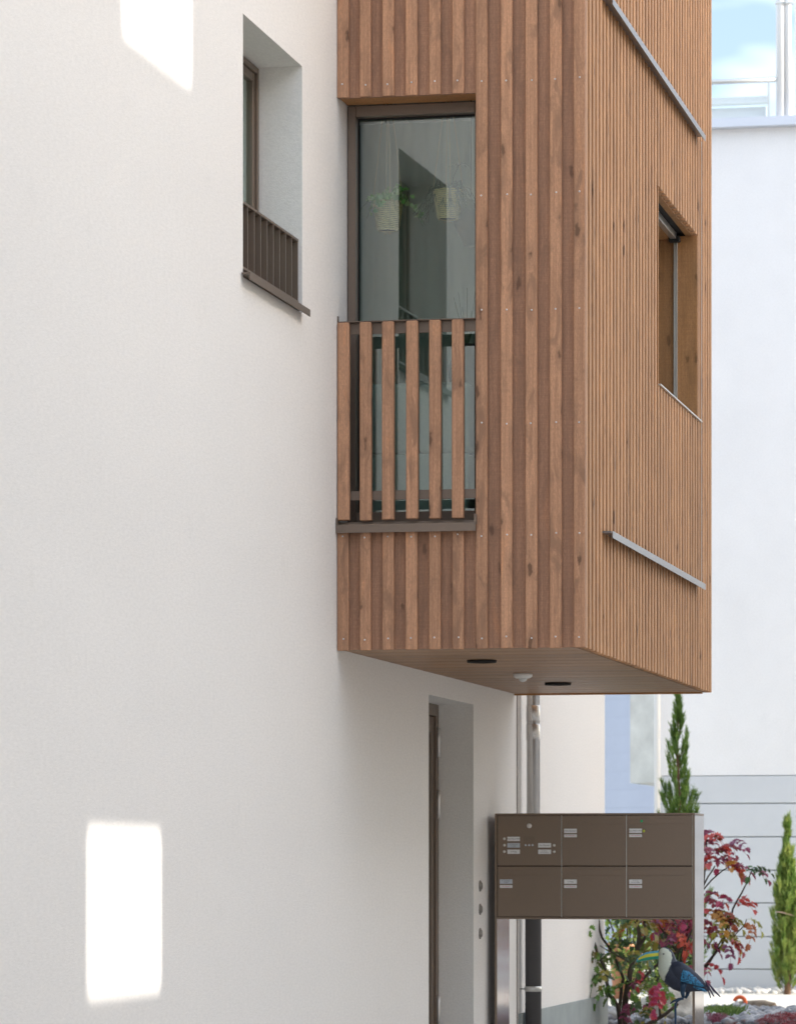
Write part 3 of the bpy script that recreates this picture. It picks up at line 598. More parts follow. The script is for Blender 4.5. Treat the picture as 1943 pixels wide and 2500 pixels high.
# wing with overhang further back
a, b = at(1538, 1912, 20.5), at(1598, 1912, 20.5)
ow = thing('concrete_overhang_house', 'weathered concrete overhang of a further house seen under the bay', 'house', (a.x, 21, 0))
multi('overhang', [(a.x, b.x+1.5, 20.5, 24, a.z, 7)], simple('weathered_concrete', (.74, .73, .67), .9, 0, .2, ((4, 4, 3), .2), (50, .002, .4)), ow, (a.x, 21, a.z))
multi('core', [(b.x+.1, b.x+1.5, 21, 24, 0, a.z-.001)], far_m, ow, (a.x, 21, 0))
a, b = at(1380, 1912, 34), at(1660, 1912, 34)
bl = thing('pale_blue_house', 'pale blue boarded house far behind the garden', 'house', (a.x, 36, 0))
bm_ = simple('pale_blue_board', (.36, .42, .53), .8, 0, .3, ((3, 3, 3), .04))
for i in range(26): box('siding_board', a.x-2, b.x+1, 34 + .002*(i % 2), 34.05, i*.25, i*.25+.2495, bm_, bl, .001)
multi('core', [(a.x-2, b.x+1, 34.06, 38, 0, 6.5)], bm_, bl, (a.x, 36, 0))
# ------------------------------------------------------------------ added unseen building: shades the wall, openings shaped to throw the sun patches
OD = 13.0; te = math.tan(SUN_EL) / math.cos(SUN_AZ); tv = math.tan(SUN_AZ)
op = thing('added_shade_building', 'added unseen cream building shell shading the wall with openings for sun patches', 'house', (OD + 2, 4, 0))
def opening(y0, y1, z0, z1, d): return (y0 + d*tv, y1 + d*tv, z0 + d*te, z1 + d*te)
PATCH = [(-4.44, -3.37, .70, 1.41), (-3.94, -2.87, 4.55, 5.5)]
OY0, OY1, OH = -40.0, 13.2, 6.9 + OD*te
om = stucco('shade_building_render', (.74, .68, .58))
for k, d in enumerate((OD, OD+2.6)):
    w_ = wall_mesh('wall', OY0 + d*tv, OY1, 0, OH + k*1.3, [opening(*p_, d) for p_ in PATCH], .25, (d, 0, 0), om, op)
    w_.scale = (-1, 1, 1)
multi('end_wall', [(OD+.26, OD+2.34, OY0+.7, OY0+.95, 0, OH), (OD+.26, OD+2.34, OY1-.3, OY1-.05, 0, OH)], om, op, (OD, 0, 0))
# ------------------------------------------------------------------ plants
def leafmat(name, col, rough=.33, trans=.25):
    m, nt, b = base_mat(name, col, rough, 0, .6); L = nt.links
    oi = N(nt, 'ShaderNodeObjectInfo'); tc = N(nt, 'ShaderNodeTexCoord'); n = N(nt, 'ShaderNodeTexNoise', Scale=18.0, Detail=3.0); L.new(tc.outputs['Object'], n.inputs['Vector'])
    ad = N(nt, 'ShaderNodeMath', operation='ADD'); L.new(oi.outputs['Random'], ad.inputs[0]); L.new(n.outputs['Fac'], ad.inputs[1])
    mr = N(nt, 'ShaderNodeMapRange'); mr.inputs['From Max'].default_value = 1.6; mr.inputs['To Min'].default_value = .55; mr.inputs['To Max'].default_value = 1.45; L.new(ad.outputs[0], mr.inputs['Value'])
    h = N(nt, 'ShaderNodeHueSaturation'); h.inputs['Color'].default_value = (*col, 1); L.new(mr.outputs[0], h.inputs['Value'])
    hr = N(nt, 'ShaderNodeMapRange'); hr.inputs['To Min'].default_value = .47; hr.inputs['To Max'].default_value = .53; L.new(oi.outputs['Random'], hr.inputs['Value']); L.new(hr.outputs[0], h.inputs['Hue'])
    L.new(h.outputs[0], b.inputs['Base Color'])
    t = N(nt, 'ShaderNodeBsdfTranslucent'); L.new(h.outputs[0], t.inputs[0]); mxs = N(nt, 'ShaderNodeMixShader'); mxs.inputs[0].default_value = trans
    o = nt.nodes['Material Output']; L.new(b.outputs[0], mxs.inputs[1]); L.new(t.outputs[0], mxs.inputs[2]); L.new(mxs.outputs[0], o.inputs[0]); return m
LM = [leafmat('mahonia_green', (.11, .18, .03)), leafmat('mahonia_olive', (.25, .22, .04)), leafmat('mahonia_red', (.40, .04, .06)), leafmat('mahonia_wine', (.26, .055, .10)), leafmat('mahonia_orange', (.34, .12, .03)), leafmat('mahonia_dark', (.045, .095, .028))]
HOLLY = [(0, 0), (.15, .08), (.36, .08), (.25, .26), (.48, .34), (.28, .47), (.46, .62), (.20, .71), (.26, .88), (.05, .88), (0, 1.12)]
def leaflet(bag, base, dirv, nrm, L_):
    side = dirv.cross(nrm).normalized(); nrm = side.cross(dirv).normalized(); cur = random.uniform(.05, .35)
    def P(a, b_): return base + (dirv*b_ + side*a*.92)*L_ + nrm*(-cur*b_*b_ + .55*abs(a) + random.uniform(-.02, .02))*L_
    mid = [P(0, t) for t in (0, .26, .46, .7, .86, 1.08)]; V = mid[:]; F = []
    for sgn in (1, -1):
        o_ = len(V); pts = [P(a*sgn, b_) for a, b_ in HOLLY[1:-1]]; V += pts
        idx = [(0, 0, 1, 1), (1, 2, 3, 2), (2, 4, 5, 3), (3, 6, 7, 4), (4, 8, 8, 5)]
        Fq = [(0, o_, o_+1, o_+2, 1), (1, o_+2, o_+3, o_+4, 2), (2, o_+4, o_+5, o_+6, 3), (3, o_+6, o_+7, 4), (4, o_+7, o_+8, 5)]
        F += Fq if sgn > 0 else [tuple(reversed(f)) for f in Fq]
    bag.add(V, F)
def compound(seed, n, spread):
    """a pinnate leaf along +y, leaflets in pairs, drooping"""
    random.seed(seed); bag = Bag(); L_ = .080; pts = []
    for i in range(n+1):
        t = i/n; pts.append(Vector((.02*math.sin(t*2+seed), (.042)*i + .022, .05*math.sin(t*1.9) - .11*t*t)))
    bag.tube(pts, .0016, 4)
    for i in range(1, n):
        for s_ in (-1, 1):
            d = Vector((s_*1.0, .45 + .2*random.random(), random.uniform(-.75, -.05)*spread)).normalized()
            leaflet(bag, pts[i], d, Vector((random.uniform(-.25, .25), random.uniform(-.2, .2), 1)).normalized(), L_*random.uniform(.75, 1.1)*(1 - .25*i/n))
    leaflet(bag, pts[-1], (pts[-1]-pts[-2]).normalized(), Vector((0, .2, 1)), L_*.9); return bag
VAR = []
for k in range(5):
    bg_ = compound(20+k, (3, 4, 4, 5, 3)[k], (1, .8, 1.2, .6, 1.4)[k]); row = []
    for m_ in LM:
        me = py_mesh('mahonia_leaf', bg_.V, bg_.F, False); me.materials.append(m_); row.append(me)
    VAR.append(row)
random.seed(11)
mah0 = at(1530, 2500, 8.6); mah0.z = 0
ma = thing('mahonia_shrub', 'mahonia shrub with green and crimson spiny leaves behind the mailboxes', 'shrub', mah0)
bark = simple('mahonia_bark', (.060, .048, .038), .9, 0, .2, ((40, 40, 12), .4), ((90, 90, 20), .006, .8))
STEMS = [  # picture points, depth, base radius, tip radius
 ([(1525,2560),(1522,2480),(1530,2420),(1540,2370),(1552,2330),(1562,2280),(1548,2230),(1530,2180)], 8.6, .026, .010),
 ([(1516,2560),(1512,2500),(1508,2460),(1490,2430),(1483,2410),(1480,2370),(1460,2330),(1450,2300),(1440,2260),(1436,2210)], 8.5, .020, .006),
 ([(1510,2480),(1516,2430),(1520,2390),(1508,2360),(1492,2320),(1470,2290),(1460,2250),(1456,2190)], 8.7, .014, .007),
 ([(1552,2330),(1570,2295),(1578,2270),(1570,2240),(1548,2215)], 8.6, .012, .007),
 ([(1535,2350),(1510,2335),(1490,2325),(1465,2310)], 8.5, .007, .003),
 ([(1570,2510),(1600,2490),(1625,2478),(1655,2452)], 8.2, .016, .011),
 ([(1612,2484),(1608,2450),(1604,2420)], 8.2, .010, .005),
 ([(1562,2400),(1590,2370),(1620,2340),(1655,2325),(1678,2300),(1690,2270)], 8.8, .012, .007),
 ([(1655,2420),(1690,2390),(1730,2350),(1760,2310),(1775,2270),(1790,2220),(1810,2180),(1828,2150),(1835,2128)], 9.0, .012, .004),
 ([(1690,2390),(1720,2370),(1745,2330),(1762,2290),(1766,2262)], 9.0, .009, .004),
 ([(1668,2330),(1680,2270),(1695,2230),(1712,2180),(1728,2140),(1745,2115)], 9.0, .009, .005),
 ([(1712,2180),(1735,2150),(1760,2130),(1775,2120)], 9.0, .006, .004),
 ([(1690,2240),(1712,2190),(1722,2120),(1724,2070),(1726,2050)], 9.1, .008, .005),
 ([(1766,2262),(1790,2290),(1815,2262),(1822,2245)], 8.9, .005, .003),
 ([(1655,2330),(1630,2290),(1610,2260),(1600,2240)], 8.9, .008, .005),
 ([(1440,2270),(1410,2258),(1370,2262),(1330,2268)], 8.4, .005, .002),
]
for pts, v, r0, r1 in STEMS:
    P = []
    for i in range(len(pts)-1):
        for t in (0, .5): P.append(at(pts[i][0]+(pts[i+1][0]-pts[i][0])*t + random.uniform(-2, 2)*(i > 0), pts[i][1]+(pts[i+1][1]-pts[i][1])*t, v + .02*math.sin(i*2.0)))
    P.append(at(*pts[-1], v)); tube('branch', P, [r0 + (r1-r0)*i/(len(P)-1) for i in range(len(P))], bark, ma, 8, mah0)
def leaf_at(x, y, v, ang, col, tilt=None, sc=1.0):
    o = link('leaf', random.choice(VAR)[col], None, ma, at(x, y, v))
    o.rotation_euler = (R(random.uniform(-35, 30) if tilt is None else tilt), R(random.uniform(-25, 25)), R(ang)); o.scale = (sc,)*3; return o
G, OL, RD, WN, OR, DK = range(6)
WHORL = [(1425,2305,8.35,4,(G,OL),(60,130),-30,.9),(1425,2375,8.3,4,(OL,G,OR),(60,130),-30,.9),(1402,2395,8.3,2,(OR,OL),(70,110),-35,.7),(1395,2325,8.3,2,(G,OL),(70,110),-30,.8),
 # x, y, v, number, colours, spread of headings (degrees about up: 90 = left, -90 = right, 180 = toward camera), tilt, size
 (1440,2262,8.4,7,(G,OL,G,DK),(20,200),-20,.95),(1436,2215,8.5,6,(G,OL,OR),(20,200),0,.9),(1462,2318,8.4,7,(G,G,OL,DK),(40,180),-25,.95),(1480,2372,8.4,8,(G,DK,OL,G),(50,220),-30,.95),
 (1490,2330,8.7,7,(G,DK,G),(0,360),-15,.9),(1530,2190,8.7,8,(G,OL,DK),(0,360),0,1),(1548,2240,8.6,9,(G,OL,DK,OL),(0,360),-15,1),(1520,2300,8.8,9,(DK,G,G),(0,360),-20,1),(1575,2265,8.9,8,(OL,G,OR),(0,360),-10,1),
 (1600,2240,8.9,9,(WN,RD,OR,WN),(0,360),-10,.95),(1640,2250,9.0,9,(WN,RD,WN,OR),(0,360),-15,1),(1655,2275,8.8,6,(RD,WN,RD),(120,300),-40,.9),(1600,2300,9.0,5,(RD,OL,G),(60,300),-20,.9),
 (1560,2400,8.7,8,(G,G,OL),(0,360),-25,1),(1600,2400,8.6,8,(G,OL,G),(0,360),-20,1),(1560,2450,8.4,7,(DK,OL,WN),(0,360),-30,.9),(1590,2460,8.3,5,(OL,DK,G),(0,360),-35,.8),
 (1612,2400,8.1,3,(RD,RD,RD),(140,220),-62,1.05),(1580,2375,8.5,3,(WN,RD,WN),(70,170),-20,.8),
 (1726,2050,9.1,11,(WN,RD,OR,WN,RD),(0,360),0,.95),(1722,2075,9.0,7,(WN,OL,RD),(0,360),-10,.9),(1748,2105,9.0,10,(WN,RD,OR,WN),(0,360),-5,.95),(1775,2118,9.0,8,(RD,WN,OR),(180,360),-5,.9),(1745,2080,9.0,6,(RD,RD,WN),(200,340),10,.9),
 (1770,2070,9.1,4,(WN,RD),(220,320),10,.85),(1720,2190,9.0,10,(WN,WN,RD,RD),(0,360),-10,.95),(1735,2225,9.0,10,(RD,WN,OL,OR),(0,360),-15,1),(1765,2235,9.0,9,(OL,OR,OL,RD),(160,380),-20,.95),(1790,2215,9.0,5,(RD,RD,OR),(150,350),15,.85),
 (1822,2243,8.9,3,(OR,RD,OL),(210,290),-25,.85),(1725,2270,8.9,8,(RD,WN,RD),(0,360),-25,.9),(1770,2270,8.9,6,(OL,OL,OR),(120,300),-40,.85),(1835,2128,9.0,6,(DK,WN,G,WN),(180,330),5,.85),
 (1775,2300,8.9,6,(RD,WN,WN),(190,320),-15,.85),(1712,2300,8.8,5,(RD,RD,WN),(0,360),-35,.8),(1710,2360,8.8,5,(RD,WN),(140,330),-20,.85),(1680,2250,9.0,6,(WN,WN,RD),(0,360),-10,.95),
 (1405,2260,8.4,3,(OR,OL,DK),(40,140),-10,.55),(1360,2262,8.4,3,(OR,OL),(60,120),-10,.45),(1500,2400,8.3,5,(DK,G,WN),(60,200),-45,.85),(1550,2330,8.2,6,(G,OL,DK),(0,360),-30,.9)]
for x, y, v, n, cols_, (a0, a1), tilt, sc in WHORL:
    n = max(2, round(n*.66))
    for i in range(n):
        leaf_at(x + random.uniform(-6, 6), y + random.uniform(-8, 8), v + random.uniform(-.08, .08), a0 + (a1-a0)*(i+.5*random.random())/n, random.choice(cols_), tilt + random.uniform(-22, 22), sc*random.uniform(.8, 1.1))
# cypresses
def cypress(name, label, x, v, top_y, rmax, cols_, sparse_top, seed, nb, branches_low=.05):
    random.seed(seed); base = at(x, 2400, v); base.z = 0; H = at(x, top_y, v).z
    t = thing(name, label, 'cypress tree', base, 'young cypresses in the garden')
    tube('trunk', [base + Vector((.01*math.sin(k*1.3), .01*math.cos(k*1.7), H*k/10*.985)) for k in range(11)], [.030*(1-k/10.6)+.002 for k in range(11)], simple(name+'_bark', (.16, .09, .055), .9), t, 7, base)
    bag = Bag(); tw = Bag()
    for i in range(nb):
        f = (i/nb)**(.85); f = branches_low + (1-branches_low)*f; z = H*f
        if f > 1-sparse_top and random.random() < .6: continue
        prof = max(.012, rmax*min(1, (f+.12)*4)*(1-f)**.63 - .035)
        a = random.random()*6.283; L_ = prof*random.uniform(.5, 1.5)
        if random.random() < .06: L_ *= 1.4
        p0 = base + Vector((0, 0, z - L_*.6)); out_ = Vector((math.cos(a), math.sin(a), 0)); pts = [p0 + out_*(L_*.1) , p0 + out_*(L_*.55) + Vector((0, 0, L_*.55)), p0 + out_*(L_*.92) + Vector((0, 0, L_*1.35)), p0 + out_*(L_*1.0) + Vector((0, 0, L_*1.35 + .05))]
        tw.tube(pts[:3], [.003, .002, .0012], 4)
        m_ = 11 if f < 1-sparse_top else 9
        for q in range(m_):
            tq = .25 + .75*q/(m_-1); k = min(2, int(tq*3)); pp = pts[k].lerp(pts[k+1], tq*3-k); d = (pts[k+1]-pts[k]).normalized()
            for s_ in range(5):
                sd = Vector((random.uniform(-1, 1), random.uniform(-1, 1), random.uniform(.1, 1))).normalized(); dd = (d*.9 + sd*.75 + Vector((0, 0, .45))).normalized(); ll = random.uniform(.03, .085)
                w = dd.cross(Vector((random.uniform(-1, 1), random.uniform(-1, 1), .2))).normalized()*.003
                e = pp + dd*ll; bag.add([pp - w*.6, pp + w*.6, pp + dd*ll*.5 + w, e, pp + dd*ll*.5 - w], [(0, 1, 2, 3, 4)])
                for j in range(2):
                    g = (dd + Vector((random.uniform(-1, 1), random.uniform(-1, 1), random.uniform(-.3, .8)))*.8).normalized(); q0 = pp + dd*ll*random.uniform(.2, .7); w2 = g.cross(dd).normalized()*.002
                    bag.add([q0 - w2, q0 + w2, q0 + g*ll*.55], [(0, 1, 2)])
    bag.build('crown', cols_, t, base, False); tag(tw.build('twigs', simple(name+'_twig', (.14, .10, .045), .9), t, base), kind='stuff'); return t, base, H
def cyp_mat(name, c1, c2):
    m, nt, b = base_mat(name, c1, .6, 0, .3); tc = N(nt, 'ShaderNodeTexCoord'); n = N(nt, 'ShaderNodeTexNoise', Scale=9.0, Detail=4.0); nt.links.new(tc.outputs['Object'], n.inputs['Vector'])
    r = N(nt, 'ShaderNodeValToRGB'); r.color_ramp.elements[0].position = .38; r.color_ramp.elements[1].position = .64; r.color_ramp.elements[0].color = (*c1, 1); r.color_ramp.elements[1].color = (*c2, 1)
    nt.links.new(n.outputs['Fac'], r.inputs['Fac']); nt.links.new(r.outputs[0], b.inputs['Base Color'])
    t = N(nt, 'ShaderNodeBsdfTranslucent'); nt.links.new(r.outputs[0], t.inputs[0]); mxs = N(nt, 'ShaderNodeMixShader'); mxs.inputs[0].default_value = .25
    nt.links.new(b.outputs[0], mxs.inputs[1]); nt.links.new(t.outputs[0], mxs.inputs[2]); nt.links.new(mxs.outputs[0], nt.nodes['Material Output'].inputs[0]); return m
cypress('cypress_tree', 'tall dark green cypress rising behind the mailboxes to the bay', 1656, 12.6, 1690, .27, cyp_mat('cypress_green', (.10, .19, .04), (.20, .32, .07)), .34, 5, 330)
t2, b2, H2 = cypress('cypress_tree', 'short yellow green cypress tied with string by the panelled wall', 1921, 16.3, 2012, .18, cyp_mat('cypress_yellow', (.13, .23, .045), (.32, .38, .10)), .2, 8, 430)
zs = at(1912, 2235, 16.3).z
tube('string', [b2 + Vector((.10*math.cos(a*.33), .10*math.sin(a*.33), zs + .03*math.cos(a*.33+2.6))) for a in range(20)], .005, simple('tie_string', (.62, .42, .34), .9), t2, 5, b2)
# sunlit leafy shrub behind
def leafy(name, label, x, v, rx, rz, zc, col, n, size, cat='shrub', seed=3):
    random.seed(seed); c = at(x, 2300, v); c.z = 0; t = thing(name, label, cat, c); bag = Bag(); st = Bag()
    for i in range(14):
        a = random.random()*6.28; tip = c + Vector((math.cos(a)*rx*.7, math.sin(a)*rx*.7, zc + rz*random.uniform(-.2, .8))); st.tube([c, c.lerp(tip, .5) + Vector((0, 0, .1)), tip], [.012, .008, .003], 5)
    for i in range(n):
        d = Vector((random.gauss(0, 1), random.gauss(0, 1), random.gauss(0, 1))).normalized()*random.random()**.45; lump = 1 + .3*noise.noise(d*2.6 + Vector((seed, 0, 0)))
        p_ = c + Vector((d.x*rx*lump, d.y*rx*lump, zc + d.z*rz*lump))
        if p_.z < .02: continue
        u_ = Vector((random.uniform(-1, 1), random.uniform(-1, 1), random.uniform(-.4, .8))).normalized(); w_ = u_.cross(Vector((random.uniform(-1, 1), random.uniform(-1, 1), 1))).normalized(); s_ = size*random.uniform(.6, 1.2)
        bag.add([p_, p_ + u_*s_*.5 + w_*s_*.32, p_ + u_*s_, p_ + u_*s_*.5 - w_*s_*.32], [(0, 1, 2, 3)])
    bag.build('crown', leafmat(name+'_leaf', col, .5, .4), t, c, False); st.build('stems', bark, t, c); return t
leafy('sunlit_shrub', 'bright green sunlit shrub behind the mahonia', 1540, 15.2, .42, .55, .95, (.20, .30, .045), 2600, .055, seed=4)
leafy('low_shrub', 'low light green shrub between the mahonia stems', 1600, 14.6, .45, .28, .30, (.16, .25, .05), 1500, .05, seed=6)
leafy('dark_evergreen', 'dark green conifer shrub below the mailbox bank on the right', 1640, 11.6, .22, .55, .62, (.022, .050, .020), 2600, .03, seed=9)
# terracotta pot
c = at(1518, 2400, 14.9); c.z = 0; o = thing('terracotta_pot', 'tall terracotta pot half hidden behind mahonia stems', 'pot', c)
link('body', lathe_mesh('body', [(.07, 0), (.095, .25), (.11, .46), (.125, .46), (.125, .52), (.105, .52), (.10, .44)], 24), simple('terracotta', (.46, .22, .13), .85, 0, .2, ((12, 12, 12), .15)), o, c)
link('soil', lathe_mesh('soil', [(.10, .45), (.001, .47)], 20), sm, o, c)
# red laceleaf maples at the bottom edge
def laceleaf(name, label, x, v, rx, h, n, seed):
    random.seed(seed); c = at(x, 2500, v); c.z = 0; t = thing(name, label, 'shrub', c, 'red laceleaf maples'); bag = Bag(); st = Bag()
    for i in range(n):
        a = random.random()*6.28; r = rx*random.random()**.5; p_ = c + Vector((math.cos(a)*r, math.sin(a)*r, h*(1 - .55*(r/rx)**2)*random.uniform(.75, 1.05)))
        if i % 8 == 0: st.tube([c, c.lerp(p_, .6) + Vector((0, 0, .03)), p_], [.008, .005, .002], 4)
        hd = a + random.uniform(-.6, .6)
        for k in range(7):
            b_ = hd + (k-3)*.33; d = Vector((math.cos(b_), math.sin(b_), -.55 + random.uniform(-.2, .25))).normalized(); L_ = .075*(1-.12*abs(k-3))*random.uniform(.8, 1.2); w_ = d.cross(Vector((0, 0, 1))).normalized()*.0034
            m_ = p_ + d*L_*.5 + Vector((0, 0, .012)); bag.add([p_, m_ + w_, p_ + d*L_, m_ - w_], [(0, 1, 2, 3)])
            for s_ in (-1, 1):
                e_ = p_ + d*L_*.55; g_ = (d + w_.normalized()*s_*.7).normalized(); bag.add([e_, e_ + g_*.02 + w_*.3, e_ + g_*.026], [(0, 1, 2)])
    bag.build('crown', leafmat(name+'_leaf', (.22, .022, .035), .5, .3), t, c, False); st.build('stems', bark, t, c)
laceleaf('laceleaf_maple', 'low crimson laceleaf maple just right of the mailbox side panel', 1745, 9.6, .13, .12, 70, 2)
laceleaf('laceleaf_maple', 'low crimson laceleaf maple between two others at the bottom edge', 1800, 9.4, .12, .07, 40, 5)
laceleaf('laceleaf_maple', 'low crimson laceleaf maple in the bottom right corner', 1915, 9.4, .2, .135, 130, 3)
# ------------------------------------------------------------------ stones
def pebble(rng, r, sub=1, rough=.25):
    bm = bmesh.new(); bmesh.ops.create_icosphere(bm, subdivisions=sub, radius=1); o_ = Vector((rng.random()*50, rng.random()*50, 0)); sx, sy, sz = r*rng.uniform(.8, 1.4), r*rng.uniform(.7, 1.1), r*rng.uniform(.5, .85)
    V = [Vector((v.co.x*sx, v.co.y*sy, v.co.z*sz))*(1 + rough*noise.noise(v.co*1.6 + o_)) for v in bm.verts]; F = [tuple(v.index for v in f.verts) for f in bm.faces]; bm.free(); return V, F
def stone_mat(name, c1, c2, scale=6):
    m, nt, b = base_mat(name, c1, .85, 0, .25); tc = N(nt, 'ShaderNodeTexCoord'); n = N(nt, 'ShaderNodeTexNoise', Scale=float(scale), Detail=6.0, Roughness=.65); nt.links.new(tc.outputs['Object'], n.inputs['Vector'])
    r = N(nt, 'ShaderNodeValToRGB'); r.color_ramp.elements[0].position = .35; r.color_ramp.elements[1].position = .65; r.color_ramp.elements[0].color = (*c1, 1); r.color_ramp.elements[1].color = (*c2, 1)
    nt.links.new(n.outputs['Fac'], r.inputs['Fac']); nt.links.new(r.outputs[0], b.inputs['Base Color']); bump(nt, b, 45, .006, .6); return m
rng = random.Random(5); bag = Bag()
for i in range(1600):
    y = rng.uniform(9.3, 12.2); x = rng.uniform(.05 if y < 9.0 else -.9, 1.7); r = rng.choice((.02, .025, .03, .04, .05, .06)); V, F = pebble(rng, r); a = rng.random()*6.28; rot = Matrix.Rotation(a, 3, 'Z')
    bag.add([rot @ v + Vector((x, y, .03 + r*.3)) for v in V], F)
tag(bag.build('gravel', stone_mat('gravel_stone', (.13, .14, .16), (.44, .44, .45), 9), None, (.4, 12, 0)), 'loose grey and white gravel around the plants', 'gravel', kind='stuff')
bag = Bag()
for i in range(360):
    y = rng.uniform(16.6, 17.25); x = rng.uniform(-.9, 1.4); r = rng.choice((.03, .04, .05)); V, F = pebble(rng, r); bag.add([v + Vector((x, y, .02 + r*.3)) for v in V], F)
tag(bag.build('pebble_strip', stone_mat('white_pebble', (.34, .34, .34), (.62, .61, .59), 9), None, (.2, 17, 0)), 'pale pebbles along the foot of the panelled wall', 'gravel', kind='stuff')
ck = stone_mat('cobble_stone', (.10, .11, .13), (.36, .36, .38), 12)
COB = [(1455,2462,.10,'round grey cobble tallest of the heap beside the plinth'),(1430,2485,.09,'dark cobble at the left of the heap beside the plinth'),(1478,2478,.095,'grey cobble against the left mahonia stem'),(1400,2497,.09,'black cobble low at the left end of the heap'),(1462,2495,.085,'pale cobble at the foot of the heap by the stems'),(1442,2468,.07,'small cobble wedged behind the heap beside the plinth'),(1500,2470,.08,'cobble between the two main mahonia stems')]
for i, (x, y, r, lb) in enumerate(COB):
    V, F = pebble(rng, r, 3, .3); c = at(x, y, 9.5); c.z = max(.06, c.z - r*.45); o = link('cobble', py_mesh('cobble', V, F, True), ck if i % 3 else stone_mat('cobble_pale', (.30, .30, .30), (.52, .51, .48), 10), None, c); tag(o, lb, 'stone', 'cobbles beside the plinth')
V, F = pebble(rng, .21, 4, .45); c = at(1640, 2480, 9.9); c.z = .12
tag(link('boulder', py_mesh('boulder', V, F, True), stone_mat('limestone', (.30, .29, .26), (.66, .64, .58), 9), None, c), 'pale rough limestone boulder behind the toucan ornament', 'boulder')
V, F = pebble(rng, .10, 3, .4); V = [Vector((v.x*1.5, v.y, v.z*.55)) for v in V]; c = at(1848, 2466, 12.7); c.z = .06
tag(link('flat_stone', py_mesh('flat_stone', V, F, True), stone_mat('brown_stone', (.14, .11, .085), (.34, .29, .23), 14), None, c), 'flat brown stone beside the orange hose fitting', 'stone')
# grass tufts
bag = Bag()
for i in range(900):
    c = at(rng.gauss(1765, 22), 2480, 10.6 + rng.uniform(-.3, .9)); c.z = .03; a = rng.random()*6.28; L_ = rng.uniform(.05, .12); d = Vector((math.cos(a)*.5, math.sin(a)*.5, 1)).normalized(); w = Vector((-math.sin(a), math.cos(a), 0))*.0028
    bag.add([c - w, c + w, c + d*L_*.6 + w*.7, c + d*L_ + Vector((d.x*.03, d.y*.03, -.012)), c + d*L_*.6 - w*.7], [(0, 1, 2, 3, 4)])
for i in range(120):
    c = at(rng.gauss(1425, 9), 2490, 9.3 + rng.uniform(-.2, .2)); c.z = .04; a = rng.random()*6.28; L_ = rng.uniform(.04, .08); d = Vector((math.cos(a)*.5, math.sin(a)*.5, 1)).normalized(); w = Vector((-math.sin(a), math.cos(a), 0))*.0028
    bag.add([c - w, c + w, c + d*L_], [(0, 1, 2)])
tag(bag.build('grass', leafmat('grass_blade', (.13, .20, .045), .6, .3), None, (.5, 10.8, 0), False), 'short green grass growing through the gravel', 'grass', kind='stuff')
# hose fitting
c = at(1800, 2468, 12.3); c.z = .06; o = thing('hose_fitting', 'grey hose end with orange collar lying on the gravel', 'hose fitting', c)
tube('tube', [c + Vector((-.075, -.03, -.02)), c + Vector((.01, 0, .03))], .026, simple('grey_plastic', (.50, .52, .54), .5), o, 14, c)
tube('collar', [c + Vector((.02 + .045*math.cos(a), .0, .035 + .045*math.sin(a))) for a in [R(k) for k in range(-30, 175, 15)]], .016, simple('orange_plastic', (.75, .13, .03), .45), o, 10, c)
# ------------------------------------------------------------------ toucan ornament
TV = 4.0
tp = lambda x, y: at(1480 + x/5.657, 2200 + y/5.657, TV)
c0 = tp(950, 1300); base = Vector((c0.x, TV, 0))
tou = thing('toucan_ornament', 'painted metal toucan garden ornament on a thin blue stake', 'ornament', base)
navy = simple('toucan_navy', (.022, .030, .055), .45, 0, .5, ((40, 40, 40), .25), (60, .002, .4)); deep = simple('toucan_deep_blue', (.010, .040, .085), .45, 0, .5, ((50, 50, 50), .3), (60, .002, .4))
cream = simple('toucan_cream', (.58, .62, .52), .5, 0, .4, ((20, 20, 20), .06), (55, .004, .6)); sky_b, nt_, b_ = base_mat('toucan_blue', (.03, .24, .46), .45, 0, .5)
_tc = N(nt_, 'ShaderNodeTexCoord'); _w = N(nt_, 'ShaderNodeTexNoise', Scale=75.0, Detail=2.0, Distortion=2.5); _r = N(nt_, 'ShaderNodeValToRGB'); nt_.links.new(_tc.outputs['Object'], _w.inputs['Vector']); nt_.links.new(_w.outputs['Fac'], _r.inputs['Fac'])
_r.color_ramp.elements[0].position = .44; _r.color_ramp.elements[0].color = (.012, .03, .06, 1); _r.color_ramp.elements[1].position = .53; _r.color_ramp.elements[1].color = (.03, .26, .50, 1); nt_.links.new(_r.outputs[0], b_.inputs['Base Color'])
SEC = [((800,638),(790,640),.004),((850,650),(745,668),.022),((905,690),(722,715),.034),((940,750),(722,780),.038),((965,815),(722,845),.040),((992,850),(716,925),.043),((1050,860),(724,1005),.048),((1115,900),(762,1080),.052),((1180,950),(806,1132),.052),((1235,1000),(860,1182),.050),((1290,1060),(930,1230),.046),((1340,1120),(1010,1258),.040),((1375,1170),(1110,1264),.032),((1395,1225),(1240,1254),.020),((1404,1258),(1330,1252),.008)]
BIB = [(745,660),(800,648),(860,672),(905,725),(916,800),(902,880),(872,960),(832,1030),(806,1112),(770,1078),(735,1012),(700,920),(700,780),(700,700)]
def inside(x, y, P):
    r = False
    for i in range(len(P)):
        (x0, y0), (x1, y1) = P[i], P[i-1]
        if (y0 > y) != (y1 > y) and x < (x1-x0)*(y-y0)/(y1-y0) + x0: r = not r
    return r
